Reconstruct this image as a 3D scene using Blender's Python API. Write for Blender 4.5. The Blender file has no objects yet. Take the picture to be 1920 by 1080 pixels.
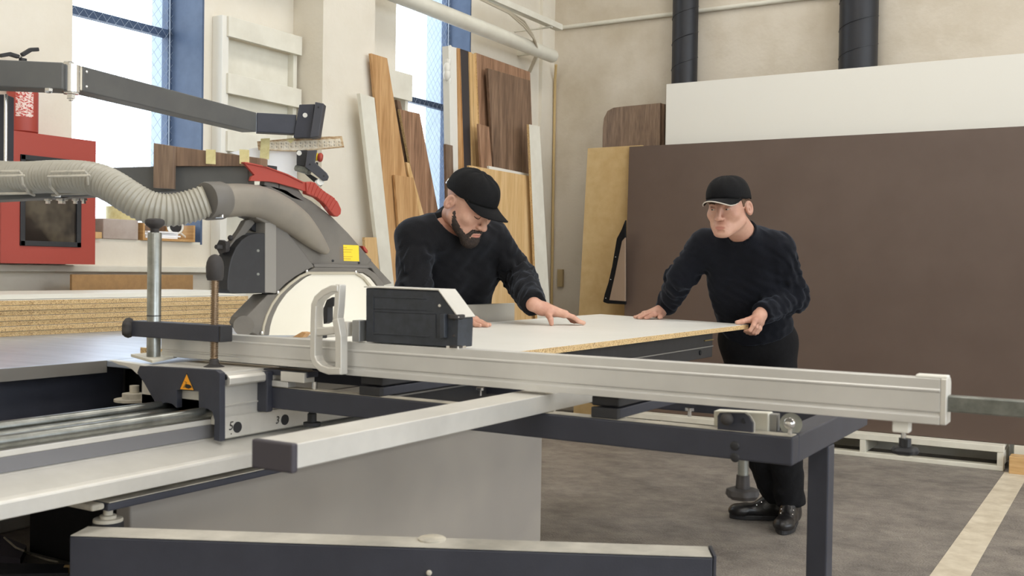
import bpy, math, random
import numpy as np
from mathutils import Vector, Matrix
random.seed(7); np.random.seed(7)
C = bpy.context.scene.collection
PI = math.pi
# ---------------------------------------------------------------- camera model
FPX=1940.; CX,CY=960.,540.; YAW=math.radians(31.1); PIT=math.radians(-1.015); ROL=math.radians(.85); H=1.14
fw=Vector((-math.sin(YAW)*math.cos(PIT), math.cos(YAW)*math.cos(PIT), math.sin(PIT)))
_r0=Vector((math.cos(YAW),math.sin(YAW),0)); _u0=_r0.cross(fw)
RT=_r0*math.cos(ROL)+_u0*math.sin(ROL); UP=_u0*math.cos(ROL)-_r0*math.sin(ROL)
CAM=Vector((0,0,H))
def P(u,v,x=None,y=None,z=None,d=None):
    """the point of the place seen at a photo pixel, on a plane of known x, y, z or distance"""
    r=fw+RT*((u-CX)/FPX)-UP*((v-CY)/FPX)
    t=d if d is not None else (x/r.x if x is not None else y/r.y if y is not None else (z-H)/r.z)
    return CAM+r*t
def PL(pts,**k): return [P(u,v,**k) for u,v in pts]
cam=bpy.data.cameras.new('camera'); camo=bpy.data.objects.new('camera',cam); C.objects.link(camo)
m=Matrix((RT,UP,-fw)).transposed().to_4x4(); m.translation=CAM; camo.matrix_world=m
cam.sensor_width=36; cam.lens=36*FPX/1920; cam.clip_start=.05; cam.clip_end=200
cam.dof.use_dof=True; cam.dof.focus_distance=4.4; cam.dof.aperture_fstop=9.0
bpy.context.scene.camera=camo
# ---------------------------------------------------------------- materials
def lin(c):
    return tuple((x/12.92 if x<=.04045 else ((x+.055)/1.055)**2.4) for x in [k/255. for k in c])+(1,)
_mats={}
def mat(name,col,rough=.6,metal=0.,col2=None,ns=8.,det=6.,stretch=(1,1,1),bump=0.,bscale=60.,lo=.35,hi=.65,emit=None,spec=.5,col3=None,rvar=0.,sheen=0.,nr=.6):
    if name in _mats: return _mats[name]
    m=bpy.data.materials.new(name); m.use_nodes=True; nt=m.node_tree; b=nt.nodes['Principled BSDF']
    b.inputs['Base Color'].default_value=lin(col); b.inputs['Roughness'].default_value=rough; b.inputs['Metallic'].default_value=metal
    b.inputs['Specular IOR Level'].default_value=spec
    tc=nt.nodes.new('ShaderNodeTexCoord'); mp=nt.nodes.new('ShaderNodeMapping'); mp.inputs['Scale'].default_value=stretch
    nt.links.new(tc.outputs['Object'],mp.inputs['Vector'])
    if col2:
        n=nt.nodes.new('ShaderNodeTexNoise'); n.inputs['Scale'].default_value=ns; n.inputs['Detail'].default_value=det; n.inputs['Roughness'].default_value=nr
        nt.links.new(mp.outputs['Vector'],n.inputs['Vector'])
        r=nt.nodes.new('ShaderNodeValToRGB'); r.color_ramp.elements[0].position=lo; r.color_ramp.elements[1].position=hi
        r.color_ramp.elements[0].color=lin(col); r.color_ramp.elements[1].color=lin(col2)
        if col3: e=r.color_ramp.elements.new((lo+hi)/2); e.color=lin(col3)
        nt.links.new(n.outputs['Fac'],r.inputs['Fac']); nt.links.new(r.outputs['Color'],b.inputs['Base Color'])
        if rvar:
            mr=nt.nodes.new('ShaderNodeMapRange'); mr.inputs['To Min'].default_value=rough-rvar; mr.inputs['To Max'].default_value=rough+rvar
            nt.links.new(n.outputs['Fac'],mr.inputs['Value']); nt.links.new(mr.outputs['Result'],b.inputs['Roughness'])
    if bump:
        n2=nt.nodes.new('ShaderNodeTexNoise'); n2.inputs['Scale'].default_value=bscale; n2.inputs['Detail'].default_value=4
        nt.links.new(mp.outputs['Vector'],n2.inputs['Vector'])
        bp=nt.nodes.new('ShaderNodeBump'); bp.inputs['Strength'].default_value=bump; bp.inputs['Distance'].default_value=.01
        nt.links.new(n2.outputs['Fac'],bp.inputs['Height']); nt.links.new(bp.outputs['Normal'],b.inputs['Normal'])
    if sheen: b.inputs['Sheen Weight'].default_value=sheen; b.inputs['Sheen Roughness'].default_value=.4; b.inputs['Sheen Tint'].default_value=(.6,.7,.9,1)
    if emit: b.inputs['Emission Color'].default_value=lin(col); b.inputs['Emission Strength'].default_value=emit
    _mats[name]=m; return m
def wood(name,a,b_,c,rough=.5,gr=(14,14,.9),warp=1.4):
    if name in _mats: return _mats[name]
    m=bpy.data.materials.new(name); m.use_nodes=True; nt=m.node_tree; B=nt.nodes['Principled BSDF']; B.inputs['Roughness'].default_value=rough
    tc=nt.nodes.new('ShaderNodeTexCoord'); mp=nt.nodes.new('ShaderNodeMapping'); mp.inputs['Scale'].default_value=gr
    nt.links.new(tc.outputs['Object'],mp.inputs['Vector'])
    n=nt.nodes.new('ShaderNodeTexNoise'); n.inputs['Scale'].default_value=1.; n.inputs['Detail'].default_value=3; n.inputs['Distortion'].default_value=warp
    f=nt.nodes.new('ShaderNodeTexNoise'); f.inputs['Scale'].default_value=9.; f.inputs['Detail'].default_value=5
    nt.links.new(mp.outputs['Vector'],n.inputs['Vector']); nt.links.new(mp.outputs['Vector'],f.inputs['Vector'])
    mx=nt.nodes.new('ShaderNodeMath'); mx.operation='MULTIPLY_ADD'; mx.inputs[1].default_value=.45
    nt.links.new(f.outputs['Fac'],mx.inputs[0]); 
    m2=nt.nodes.new('ShaderNodeMath'); m2.operation='MULTIPLY'; m2.inputs[1].default_value=.6
    nt.links.new(n.outputs['Fac'],m2.inputs[0]); nt.links.new(m2.outputs[0],mx.inputs[2])
    r=nt.nodes.new('ShaderNodeValToRGB'); r.color_ramp.elements[0].position=.38; r.color_ramp.elements[0].color=lin(a)
    r.color_ramp.elements[1].position=.68; r.color_ramp.elements[1].color=lin(c); e=r.color_ramp.elements.new(.53); e.color=lin(b_)
    nt.links.new(mx.outputs[0],r.inputs['Fac']); nt.links.new(r.outputs['Color'],B.inputs['Base Color'])
    _mats[name]=m; return m
def chip(name,base,dark,light,sc=170.):
    if name in _mats: return _mats[name]
    m=bpy.data.materials.new(name); m.use_nodes=True; nt=m.node_tree; B=nt.nodes['Principled BSDF']; B.inputs['Roughness'].default_value=.8
    tc=nt.nodes.new('ShaderNodeTexCoord'); v=nt.nodes.new('ShaderNodeTexVoronoi'); v.inputs['Scale'].default_value=sc
    nt.links.new(tc.outputs['Object'],v.inputs['Vector'])
    r=nt.nodes.new('ShaderNodeValToRGB'); r.color_ramp.interpolation='LINEAR'
    r.color_ramp.elements[0].position=.0; r.color_ramp.elements[0].color=lin(dark); r.color_ramp.elements[1].position=1.; r.color_ramp.elements[1].color=lin(light)
    e=r.color_ramp.elements.new(.25); e.color=lin(base); e=r.color_ramp.elements.new(.7); e.color=lin(base)
    sp=nt.nodes.new('ShaderNodeSeparateColor'); nt.links.new(v.outputs['Color'],sp.inputs['Color'])
    nt.links.new(sp.outputs['Red'],r.inputs['Fac']); nt.links.new(r.outputs['Color'],B.inputs['Base Color'])
    _mats[name]=m; return m
def glassy(name,tint,gl=.08,rough=.05,dens=0.):
    m=bpy.data.materials.new(name); m.use_nodes=True; nt=m.node_tree; nt.nodes.remove(nt.nodes['Principled BSDF']); out=nt.nodes['Material Output']
    t=nt.nodes.new('ShaderNodeBsdfTransparent'); t.inputs['Color'].default_value=tint
    g=nt.nodes.new('ShaderNodeBsdfGlossy'); g.inputs['Roughness'].default_value=rough
    x=nt.nodes.new('ShaderNodeMixShader'); x.inputs['Fac'].default_value=gl
    nt.links.new(t.outputs[0],x.inputs[1]); nt.links.new(g.outputs[0],x.inputs[2]); nt.links.new(x.outputs[0],out.inputs['Surface'])
    return m
ALU=mat('brushed_aluminium',(220,219,216),.42,.55,(208,207,204),5.,4.,(1,1,1))
ALU2=mat('dusty_aluminium',(220,217,210),.45,.45,(206,203,196),6.,5.)
ALUD=mat('grey_aluminium',(165,165,163),.42,.8,(150,150,150),6.,5.)
STEEL=mat('steel',(158,160,156),.32,1.,(128,130,126),20.,5.)
STEELD=mat('galvanised_bar',(140,143,138),.4,.8,(105,108,104),25.,5.)
CHROME=mat('chrome',(225,225,225),.15,1.)
NAVY=mat('anthracite_paint',(54,56,66),.5,0.,(48,50,60),14.,6.,bump=.04,bscale=300)
DUST=mat('dusty_cream',(203,196,180),.7,0.,(150,146,138),18.,6.,lo=.4,hi=.75)
BLACK=mat('black_plastic',(34,34,37),.55,0.,(40,40,43),30.,4.)
BLACKS=mat('black_soft',(58,54,53),.7,0.,(50,47,46),40.,4.)
DARK=mat('dark_interior',(22,22,25),.8)
GREY=mat('grey_machine_plastic',(100,96,90),.6,0.,(112,107,100),9.,6.,bump=.05,bscale=200)
GREYL=mat('grey_plastic_ribbed',(106,102,97),.6)
ARMG=mat('grey_arm_paint',(92,92,90),.5,0.,(84,84,83),6.,4.)
WHITE=mat('white_laminate',(226,224,216),.45)
WHITEP=mat('white_paint',(226,223,210),.6,0.,(214,210,196),5.,5.)
PLASTER=mat('cream_plaster',(226,220,207),.85,0.,(216,208,192),2.2,8.,bump=.15,bscale=40,lo=.3,hi=.7)
PLASTER2=mat('stained_plaster',(214,205,190),.85,0.,(184,171,148),1.6,8.,bump=.15,bscale=40,lo=.42,hi=.78)
BLUE=mat('blue_paint',(76,94,122),.5,0.,(62,80,108),6.,6.,bump=.1,bscale=30)
BLUEL=mat('pale_blue_paint',(186,200,212),.7)
RED=mat('red_paint',(160,64,52),.5)
REDP=mat('red_plastic',(162,62,50),.5)
BROWN=mat('brown_laminate',(93,77,68),.45,0.,(88,72,63),3.,3.)
CHIP=chip('chipboard_edge',(204,172,122),(124,92,56),(232,206,158),420.)
CHIPF=mat('chipboard_face',(208,180,130),.75,0.,(192,160,108),12.,10.,lo=.3,hi=.75)
OAK=wood('oak_laminate',(168,126,80),(190,148,100),(206,166,118))
OAKL=wood('pale_oak_laminate',(196,158,104),(212,176,124),(222,190,142))
WALN=wood('walnut_laminate',(116,86,64),(150,114,88),(172,136,108))
WALD=wood('dark_walnut_laminate',(90,70,55),(120,95,76),(146,119,96))
GREYW=wood('grey_brown_wood',(100,82,68),(124,102,84),(146,124,104),gr=(22,22,1.5))
MDF=mat('brown_hardboard',(168,132,88),.8,0.,(154,120,80),30.,6.)
TAPE=mat('masking_tape',(222,212,160),.6,0.,(200,186,128),30.,4.)
PAPER=mat('paper',(244,245,248),.7)
HOSE=mat('grey_hose',(162,158,146),.4)
SKIN=mat('skin',(204,160,138),.5,0.,(186,136,116),14.,6.,bump=.06,bscale=220)
LIP=mat('lips',(184,124,108),.5)
STUB=mat('stubble_skin',(150,118,104),.6,0.,(120,92,80),60.,6.)
CLOTH=mat('black_knit',(20,20,23),.95,0.,(15,15,18),30.,5.,bump=.25,bscale=260,spec=.25,sheen=.16)
NAVYC=mat('navy_knit',(17,19,27),.95,0.,(13,15,22),30.,5.,bump=.25,bscale=260,spec=.25,sheen=.14)
DENIM=mat('black_denim',(15,15,17),.9,0.,(20,20,23),60.,5.,bump=.2,bscale=300,spec=.25)
CAPM=mat('black_cotton',(14,14,16),.9,0.,(19,19,21),60.,4.,bump=.2,bscale=400,spec=.25)
HAIRB=mat('dark_hair',(58,44,36),.7,0.,(34,26,22),90.,5.,bump=.4,bscale=300)
HAIRL=mat('brown_hair',(112,84,62),.7,0.,(80,58,42),90.,5.,bump=.3,bscale=300)
LEATHER=mat('black_leather',(18,17,18),.32,0.,(34,32,33),40.,5.,bump=.15,bscale=60)
EYEW=mat('eye_white',(190,180,172),.3); EYED=mat('iris',(58,52,46),.15)
YEL=mat('yellow_sticker',(238,206,50),.5); ORANGE=mat('orange_sticker',(236,160,36),.5); INK=mat('ink',(24,22,20),.6); INKR=mat('faded_ink',(150,110,40),.6)
# ---------------------------------------------------------------- mesh building
class MB:
    def __init__(s): s.v=[]; s.f=[]; s.m=[]; s.sm=[]
    def add(s,vs,fs,mi=0,smooth=False):
        o=len(s.v); s.v+= [Vector(p) for p in vs]
        for k,f in enumerate(fs):
            s.f.append([o+i for i in f]); s.m.append(mi[k] if isinstance(mi,list) else mi); s.sm.append(smooth)
        return s
    def box(s,a,b,mi=0):
        x0,y0,z0=[min(a[i],b[i]) for i in range(3)]; x1,y1,z1=[max(a[i],b[i]) for i in range(3)]
        return s.add([(x0,y0,z0),(x1,y0,z0),(x1,y1,z0),(x0,y1,z0),(x0,y0,z1),(x1,y0,z1),(x1,y1,z1),(x0,y1,z1)],
            [(3,2,1,0),(4,5,6,7),(0,1,5,4),(1,2,6,5),(2,3,7,6),(3,0,4,7)],mi)
    def prism(s,poly,off,cap=0,side=0):
        """polygon extruded by a vector; caps and sides may differ in material"""
        poly=[Vector(p) for p in poly]; off=Vector(off); n=len(poly)
        nrm=Vector((0,0,0))
        for i in range(n): nrm+=poly[i].cross(poly[(i+1)%n])
        if nrm.dot(off)>0: poly=poly[::-1]
        vs=poly+[p+off for p in poly]
        fs=[list(range(n)),list(range(2*n-1,n-1,-1))]+[[i,i+n,(i+1)%n+n,(i+1)%n] for i in range(n)]
        # orientation: bottom polygon normal opposes off
        return s.add(vs,fs,[cap,cap]+[side]*n)
    def cyl(s,a,b,r,r2=None,n=20,mi=0,smooth=True,caps=True):
        a=Vector(a);b=Vector(b); r2=r if r2 is None else r2; d=(b-a).normalized()
        t=Vector((0,0,1)) if abs(d.z)<.9 else Vector((1,0,0)); e=d.cross(t).normalized(); g=d.cross(e)
        vs=[a+(e*math.cos(2*PI*i/n)+g*math.sin(2*PI*i/n))*r for i in range(n)]+[b+(e*math.cos(2*PI*i/n)+g*math.sin(2*PI*i/n))*r2 for i in range(n)]
        s.add(vs,[[i,(i+1)%n,(i+1)%n+n,i+n] for i in range(n)],mi,smooth)
        if caps: s.add(vs,[list(range(n-1,-1,-1)),list(range(n,2*n))],mi,False)
        return s
    def lathe(s,base,axis,prof,n=24,mi=0,fl=None):
        """prof: list of (radius, height along axis)"""
        base=Vector(base); d=Vector(axis).normalized(); t=Vector((0,0,1)) if abs(d.z)<.9 else Vector((1,0,0)); e=d.cross(t).normalized(); g=d.cross(e)
        vs=[];k=len(prof)
        for r,h in prof:
            for i in range(n):
                a=2*PI*i/n; rr=r*(1+(fl[0]*math.cos(fl[1]*a) if fl else 0)); vs.append(base+d*h+(e*math.cos(a)+g*math.sin(a))*rr)
        fs=[[j*n+i,j*n+(i+1)%n,(j+1)*n+(i+1)%n,(j+1)*n+i] for j in range(k-1) for i in range(n)]
        fs+=[list(range(n-1,-1,-1)),[(k-1)*n+i for i in range(n)]]
        return s.add(vs,fs,mi,True)
    def tube(s,path,r,n=12,mi=0,caps=True,rad=None):
        path=[Vector(p) for p in path]; k=len(path); vs=[]; pe=None
        for j,p in enumerate(path):
            d=(path[min(j+1,k-1)]-path[max(j-1,0)]).normalized()
            if pe is None:
                t=Vector((0,0,1)) if abs(d.z)<.9 else Vector((1,0,0)); e=d.cross(t).normalized()
            else: e=(pe-d*pe.dot(d)).normalized()
            pe=e; g=d.cross(e); rr=rad[j] if rad else r
            vs+=[p+(e*math.cos(2*PI*i/n)+g*math.sin(2*PI*i/n))*rr for i in range(n)]
        fs=[[j*n+i,j*n+(i+1)%n,(j+1)*n+(i+1)%n,(j+1)*n+i] for j in range(k-1) for i in range(n)]
        s.add(vs,fs,mi,True)
        if caps: s.add(vs,[list(range(n-1,-1,-1)),[(k-1)*n+i for i in range(n)]],mi,False)
        return s
    def bar(s,path,nrm,w,t,mi=0):
        """rectangular section swept along a flat path; nrm = plane normal, w in-plane width, t thickness"""
        path=[Vector(p) for p in path]; nrm=Vector(nrm).normalized(); k=len(path); vs=[]
        for j,p in enumerate(path):
            d1=(path[j]-path[j-1]).normalized() if j else None; d2=(path[j+1]-path[j]).normalized() if j<k-1 else None
            d=((d1 or d2)+(d2 or d1)).normalized(); c=1/max(.5,d.dot(d2 or d1)); e=d.cross(nrm).normalized()*c
            vs+=[p+e*w/2+nrm*t/2,p-e*w/2+nrm*t/2,p-e*w/2-nrm*t/2,p+e*w/2-nrm*t/2]
        fs=[[j*4+i,j*4+(i+1)%4,(j+1)*4+(i+1)%4,(j+1)*4+i] for j in range(k-1) for i in range(4)]+[[3,2,1,0],[(k-1)*4+i for i in range(4)]]
        return s.add(vs,fs,mi)
    def sphere(s,c,r,n=16,mi=0,sc=(1,1,1)):
        c=Vector(c); vs=[];k=n//2
        for j in range(1,k):
            a=PI*j/k
            for i in range(n): b=2*PI*i/n; vs.append(c+Vector((r*sc[0]*math.sin(a)*math.cos(b),r*sc[1]*math.sin(a)*math.sin(b),r*sc[2]*math.cos(a))))
        vs+=[c+Vector((0,0,r*sc[2])),c-Vector((0,0,r*sc[2]))]; t=len(vs)-2
        fs=[[j*n+i,(j+1)*n+i,(j+1)*n+(i+1)%n,j*n+(i+1)%n] for j in range(k-2) for i in range(n)]
        fs+=[[t,i,(i+1)%n] for i in range(n)]+[[t+1,(k-2)*n+(i+1)%n,(k-2)*n+i] for i in range(n)]
        return s.add(vs,fs,mi,True)
    def build(s,name,mats,parent=None,bevel=0.,seg=2,fixn=True):
        me=bpy.data.meshes.new(name)
        xs=[p.x for p in s.v]; ys=[p.y for p in s.v]; zs=[p.z for p in s.v]
        base=Vector(((min(xs)+max(xs))/2,(min(ys)+max(ys))/2,min(zs)))
        me.from_pydata([tuple(p-base) for p in s.v],[],s.f)
        if not isinstance(mats,(list,tuple)): mats=[mats]
        for m_ in mats: me.materials.append(m_)
        me.polygons.foreach_set('material_index',s.m); me.polygons.foreach_set('use_smooth',s.sm); me.update()
        if fixn:
            import bmesh
            bm=bmesh.new(); bm.from_mesh(me); bmesh.ops.recalc_face_normals(bm,faces=bm.faces); bm.to_mesh(me); bm.free()
        if any(s.sm):
            me.set_sharp_from_angle(angle=math.radians(40))
        o=bpy.data.objects.new(name,me); C.objects.link(o); place(o,base,parent)
        if bevel>0:
            b=o.modifiers.new('bevel','BEVEL'); b.width=bevel; b.segments=seg; b.limit_method='ANGLE'; b.angle_limit=math.radians(40)
        return o
WL={}
def place(o,base,parent):
    WL[o.name]=Vector(base)
    if parent is not None:
        o.parent=parent; o.location=Vector(base)-WL[parent.name]
    else: o.location=base
def tag(o,label,cat,group=None):
    o['label']=label; o['category']=cat
    if group: o['group']=group
    return o
def thing(name,label,cat,loc,group=None):
    o=bpy.data.objects.new(name,None); C.objects.link(o); o.empty_display_size=.1; place(o,Vector(loc),None); return tag(o,label,cat,group)
def struct(name,mb,mats,parent=None,bevel=0.):
    o=mb.build(name,mats,parent,bevel)
    if parent is None: o['kind']='structure'
    return o
def lab(o,l): o['label']=l; return o
def text_mb(body,origin,xdir,ydir,size,depth=.0004):
    """lettering as thin solid geometry"""
    cu=bpy.data.curves.new('t','FONT'); cu.body=body; cu.size=size; cu.resolution_u=2; cu.extrude=0
    to=bpy.data.objects.new('t',cu); C.objects.link(to); bpy.context.view_layer.update()
    me=to.to_mesh(); xd=Vector(xdir).normalized(); yd=Vector(ydir).normalized(); nd=xd.cross(yd)
    mb=MB(); mb.add([Vector(origin)+xd*v.co.x+yd*v.co.y+nd*depth for v in me.vertices],[list(p.vertices) for p in me.polygons])
    to.to_mesh_clear(); bpy.data.objects.remove(to); bpy.data.curves.remove(cu)
    return mb
# ================================================================ THE ROOM
W=-4.15; YB=7.45; ZC=5.2; XR=6.0; YF=-4.5
y134=P(134,300,x=W).y; y380=P(380,300,x=W).y
xg=P(322,300,y=y380).x            # glazing plane
xo=P(286,300,y=y380).x            # outer face
zs1=P(378,459,x=W).z
yp0=P(547,300,x=W).y; xp=P(603,300,y=yp0).x; yp1=P(700,300,x=xp).y
y883=P(883,60,x=W).y; xg2=P(842,120,y=y883).x; y2a=P(742,100,x=W).y; 
mb=MB().box((-9,-9,-.1),(11,YB+.5,0))
FLOORM=mat('worn_concrete',(160,152,143),.45,0.,(98,93,89),4.5,15.,bump=.8,bscale=110,lo=.30,hi=.70,rvar=.18,stretch=(1,1.1,1),nr=.74)
fl=struct('floor',mb,FLOORM)
ln=MB(); ln.add([(-.66,2.0,.001),(-.52,2.0,.001),(-.51,6.66,.001),(-.635,6.66,.001)],[[0,1,2,3]])
LINEM=mat('worn_floor_paint',(214,204,184),.7,0.,(176,162,140),9.,10.,lo=.35,hi=.8)
ln.build('painted_line',LINEM,fl)
wl=MB()
def wseg(a,b,z0=0,z1=ZC): wl.box((xo,a,z0),(W,b,z1))
wseg(YF,y134); wseg(y134,y380,0,zs1); wseg(y134,y380,4.3,ZC); wseg(y380,y2a); wseg(y2a,y883,0,zs1-.1); wseg(y2a,y883,4.3,ZC); wseg(y883,YB+.3)
struct('wall_left',wl,PLASTER)
pil=MB().box((W,yp0,0),(xp,yp1,ZC)); struct('trim_1',pil,PLASTER)
yc=P(1014,300,x=W+.03).y
pil=MB().box((W,yc,0),(W+.03,YB,ZC)); struct('trim_2',pil,PLASTER)
struct('wall_back',MB().box((xo,YB,0),(XR+.3,YB+.3,ZC)),PLASTER2)
struct('ceiling',MB().box((xo,YF,ZC),(XR+.3,YB+.3,ZC+.2)),mat('ceiling_white',(225,222,214),.9))
struct('wall_front',MB().box((xo,YF-.3,0),(XR+.3,YF,ZC)),PLASTER)
wr=MB()
wr.box((XR,YF,0),(XR+.3,YB,.8)); wr.box((XR,YF,4.4),(XR+.3,YB,ZC))
for a,b in ((YF,-3.6),(-.6,.4),(3.4,4.4),(7.0,YB)): wr.box((XR,a,.8),(XR+.3,b,4.4))
struct('wall_right',wr,PLASTER)
# wall ledge below the windows
zl=P(200,498,x=W+.06).z
struct('trim_3',MB().box((W,-1.5,zl-.03),(W+.06,yp0,zl)),WHITEP,bevel=.004)
# windows
PANE=glassy('window_glass',(.97,.985,1,1),.05,.02)
WIRE=mat('mesh_wire',(170,182,198),.5,.3)
def window(n,ya,yb,xgl,zs,transoms,skip=None):
    fr=MB()
    fr.box((xgl-.05,yb-.03,zs),(xgl,yb,4.3)); fr.box((xgl-.05,ya,zs),(xgl,ya+.03,4.3)); fr.box((xgl-.05,ya,zs),(xgl,yb,zs+.05)); fr.box((xgl-.05,ya,4.25),(xgl,yb,4.3))
    root=struct('window_%d'%n,fr,BLUE,bevel=.003)
    for z in transoms:
        MB().box((xgl-.045,ya,z-.020),(xgl+.0,yb,z+.020)).build('transom',BLUE,root,.003)
    MB().box((xgl-.028,ya+.03,zs+.05),(xgl-.024,yb-.03,4.25)).build('pane',PANE,root)
    # reveal lining: painted jambs and sill
    lab(MB().box((xgl,yb-.012,zs+.0),(W+.001,yb+.0005,4.3)).build('reveal_panel',BLUE,root),'blue painted window reveal')
    MB().box((xgl,ya,zs),(W,yb-.012,zs+.012)).build('window_sill',WHITEP,root)
    lab(MB().box((xo,yb-.012,zs),(xgl-.05,yb,4.3)).build('outer_reveal',BLUEL,root),'pale blue outer reveal')
    # diamond wire mesh inside the glass
    g=MB(); s=.052; xm=xgl+.012; hgt=4.3-zs; wid=yb-ya-.012
    k=-int(hgt/s/1.0)-1
    while k*s<wid:
        for sg in (1,-1):
            # line y = k*s + t, z = t*1.25 (and mirrored)
            a0=max(0,-k*s); a1=min(hgt/1.25,wid-k*s)
            if a1>a0:
                p0=(k*s+a0,a0*1.25); p1=(k*s+a1,a1*1.25)
                if sg<0: p0=(wid-p0[0],p0[1]); p1=(wid-p1[0],p1[1])
                g.cyl((xm+.002*sg,ya+p0[0],zs+p0[1]),(xm+.002*sg,ya+p1[0],zs+p1[1]),.0009,n=4,smooth=False,caps=False)
        k+=1
    g.build('wire_mesh',WIRE,root,fixn=False)
    me=MB(); me.cyl((xm,yb-.03,zs),(xm,yb-.03,4.3),.004,n=6); me.build('mesh_edge',WIRE,root)
    return root
zt1=P(226,40,x=xg,).z
window(1,y134,y380,xg,zs1,[zt1,zt1-2.0 if False else zt1+1.2])
zt2=P(800,193,x=xg2).z
window(2,y2a,y883,xg2,zs1-.1,[zt2,zt2+1.25])
# windows in the unseen right wall
for i,(a,b) in enumerate(((-3.6,-.6),(.4,3.4),(4.4,7.0))):
    f=MB()
    for z in (.8,2.6,4.35): f.box((XR+.1,a,z),(XR+.16,b,z+.05))
    for t in (0,.333,.667,1): f.box((XR+.1,a+(b-a-.05)*t,.8),(XR+.16,a+(b-a-.05)*t+.05,4.4))
    struct('window_%d'%(i+3),f,BLUE)
# ---------------------------------------------------------------- white wooden racks on the window wall
def rack(label,u0,u1,boards,name='wooden_rack',x=W+.11,zlo=.0,ua=None):
    ya=P(397,150,x=W).y; x=P(416,150,y=ya).x; yb=P(u1,150,x=x).y
    zt=P(u0,22,x=x).z
    r=thing(name,label,'rack',(W+.05,(ya+yb)/2,zlo))
    MB().box((W+.001,ya,zlo),(x,ya+.045,zt+.0)).build('side_post',WHITE,r,.003)
    MB().box((W+.001,yb-.03,zlo),(x-.02,yb,zt-.1)).build('side_post',WHITEP,r,.003)
    for zz in boards:
        MB().box((x-.002,ya+.03,zz-.105),(x+.016,yb,zz)).build('slat_board',WHITEP,r,.002)
    MB().box((W+.001,ya+.05,zlo+.02),(W+.012,yb-.03,zt-.1)).build('back_panel',WHITEP,r,.001)
    return r
xr_=P(416,150,y=P(397,150,x=W).y).x; bz=[P(418,28,x=xr_).z,P(420,136,x=xr_).z,P(423,245,x=xr_).z]
bz.append(2*bz[2]-bz[1]); bz.append(2*bz[3]-bz[2])
rack('white wooden slatted rack on the wall between the first window and the pilaster',399,562,bz)
yr=P(770,150,x=W+.11).y
r2=thing('wooden_rack','white wooden slatted rack behind the leaning boards, left of the second window','rack',(W+.05,yr-.3,0))
zr=P(755,137,x=W+.11).z
for zz in (zr,zr-.42,zr-.84): MB().box((W+.108,yp1+.02,zz-.17),(W+.126,yr,zz)).build('slat_board',WHITEP,r2,.002)
MB().box((W+.001,yr-.05,0),(W+.108,yr-.02,zr)).build('side_post',WHITEP,r2,.002)
MB().box((W+.001,yp1+.02,0),(W+.108,yp1+.06,zr)).build('side_post',WHITEP,r2,.002)
# ---------------------------------------------------------------- pipes and conduits
px_=W+.19; pe=P(1035,105,x=px_); pz=pe.z; px2=px_
pp=MB(); pp.cyl((px_,2.0,pz+.03),(px_,pe.y,pz),.052,n=24); pp.sphere((px_,pe.y,pz),.052)
o=pp.build('wall_pipe',WHITEP); tag(o,'thick cream painted pipe running along the window wall into the corner','pipe')
for yy in (3.6,6.9): MB().box((W+.001,yy,pz-.02),(px_-.04,yy+.03,pz+.02)).build('bracket',WHITEP,o)
tx=W+.33; te=P(1053,57,x=tx); tz=te.z
tr=MB().box((tx-.05,2.5,tz),(tx+.01,te.y,tz+.045))
o=tr.build('cable_tray',WHITEP,bevel=.003); tag(o,'cream cable tray above the thick pipe at the wall corner','cable tray')
for yy in (3.4,6.85): MB().box((W+.001,yy,tz-.01),(tx,yy+.02,tz)).build('bracket',WHITEP,o)
cb=MB()
for k in range(3): cb.tube([(tx-.02+.012*k,4.9+.2*k,tz-.012),(tx-.02,te.y-.75,tz-.014-.008*k),(tx-.04,te.y-.5,tz-.03-.02*k),(tx-.08+.01*k,te.y-.3,tz-.09-.02*k),(tx-.14+.01*k,te.y-.14,tz-.19),(W+.05+.01*k,te.y-.02,tz-.30)],.007,n=8)
o=cb.build('cable_bundle',mat('cable_grey',(190,180,160),.6)); tag(o,'bundle of pale cables drooping from the cable tray in the corner','cable')
cz0=P(1100,46,y=YB-.02).z; ccx=P(1031,300,y=YB-.02).x
o=MB().cyl((W+.1,YB-.018,cz0),(5.5,YB-.018,cz0+.0),.017,n=12).build('wall_conduit',WHITEP); tag(o,'thin cream conduit running across the back wall behind the black ducts','conduit')
o=MB().tube([(W+.10,YB-.10,pz-.02),(W+.055,YB-.03,pz-.12),(W+.046,YB-.015,pz-.4),(W+.046,YB-.015,2.0),(W+.046,YB-.015,.0)],.011,n=8).build('electric_cable',mat('cable_tan',(196,170,120),.6)); tag(o,'tan cable running down the wall corner from the thick pipe','cable')
o=MB().box(P(1040,505,y=YB-.001)+Vector((.04,0,0)),P(1046,538,y=YB-.03)+Vector((.04,0,0))).build('junction_box',mat('tan_box',(170,150,110),.6),bevel=.003)
tag(o,'small tan junction box low in the wall corner','junction box')
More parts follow.
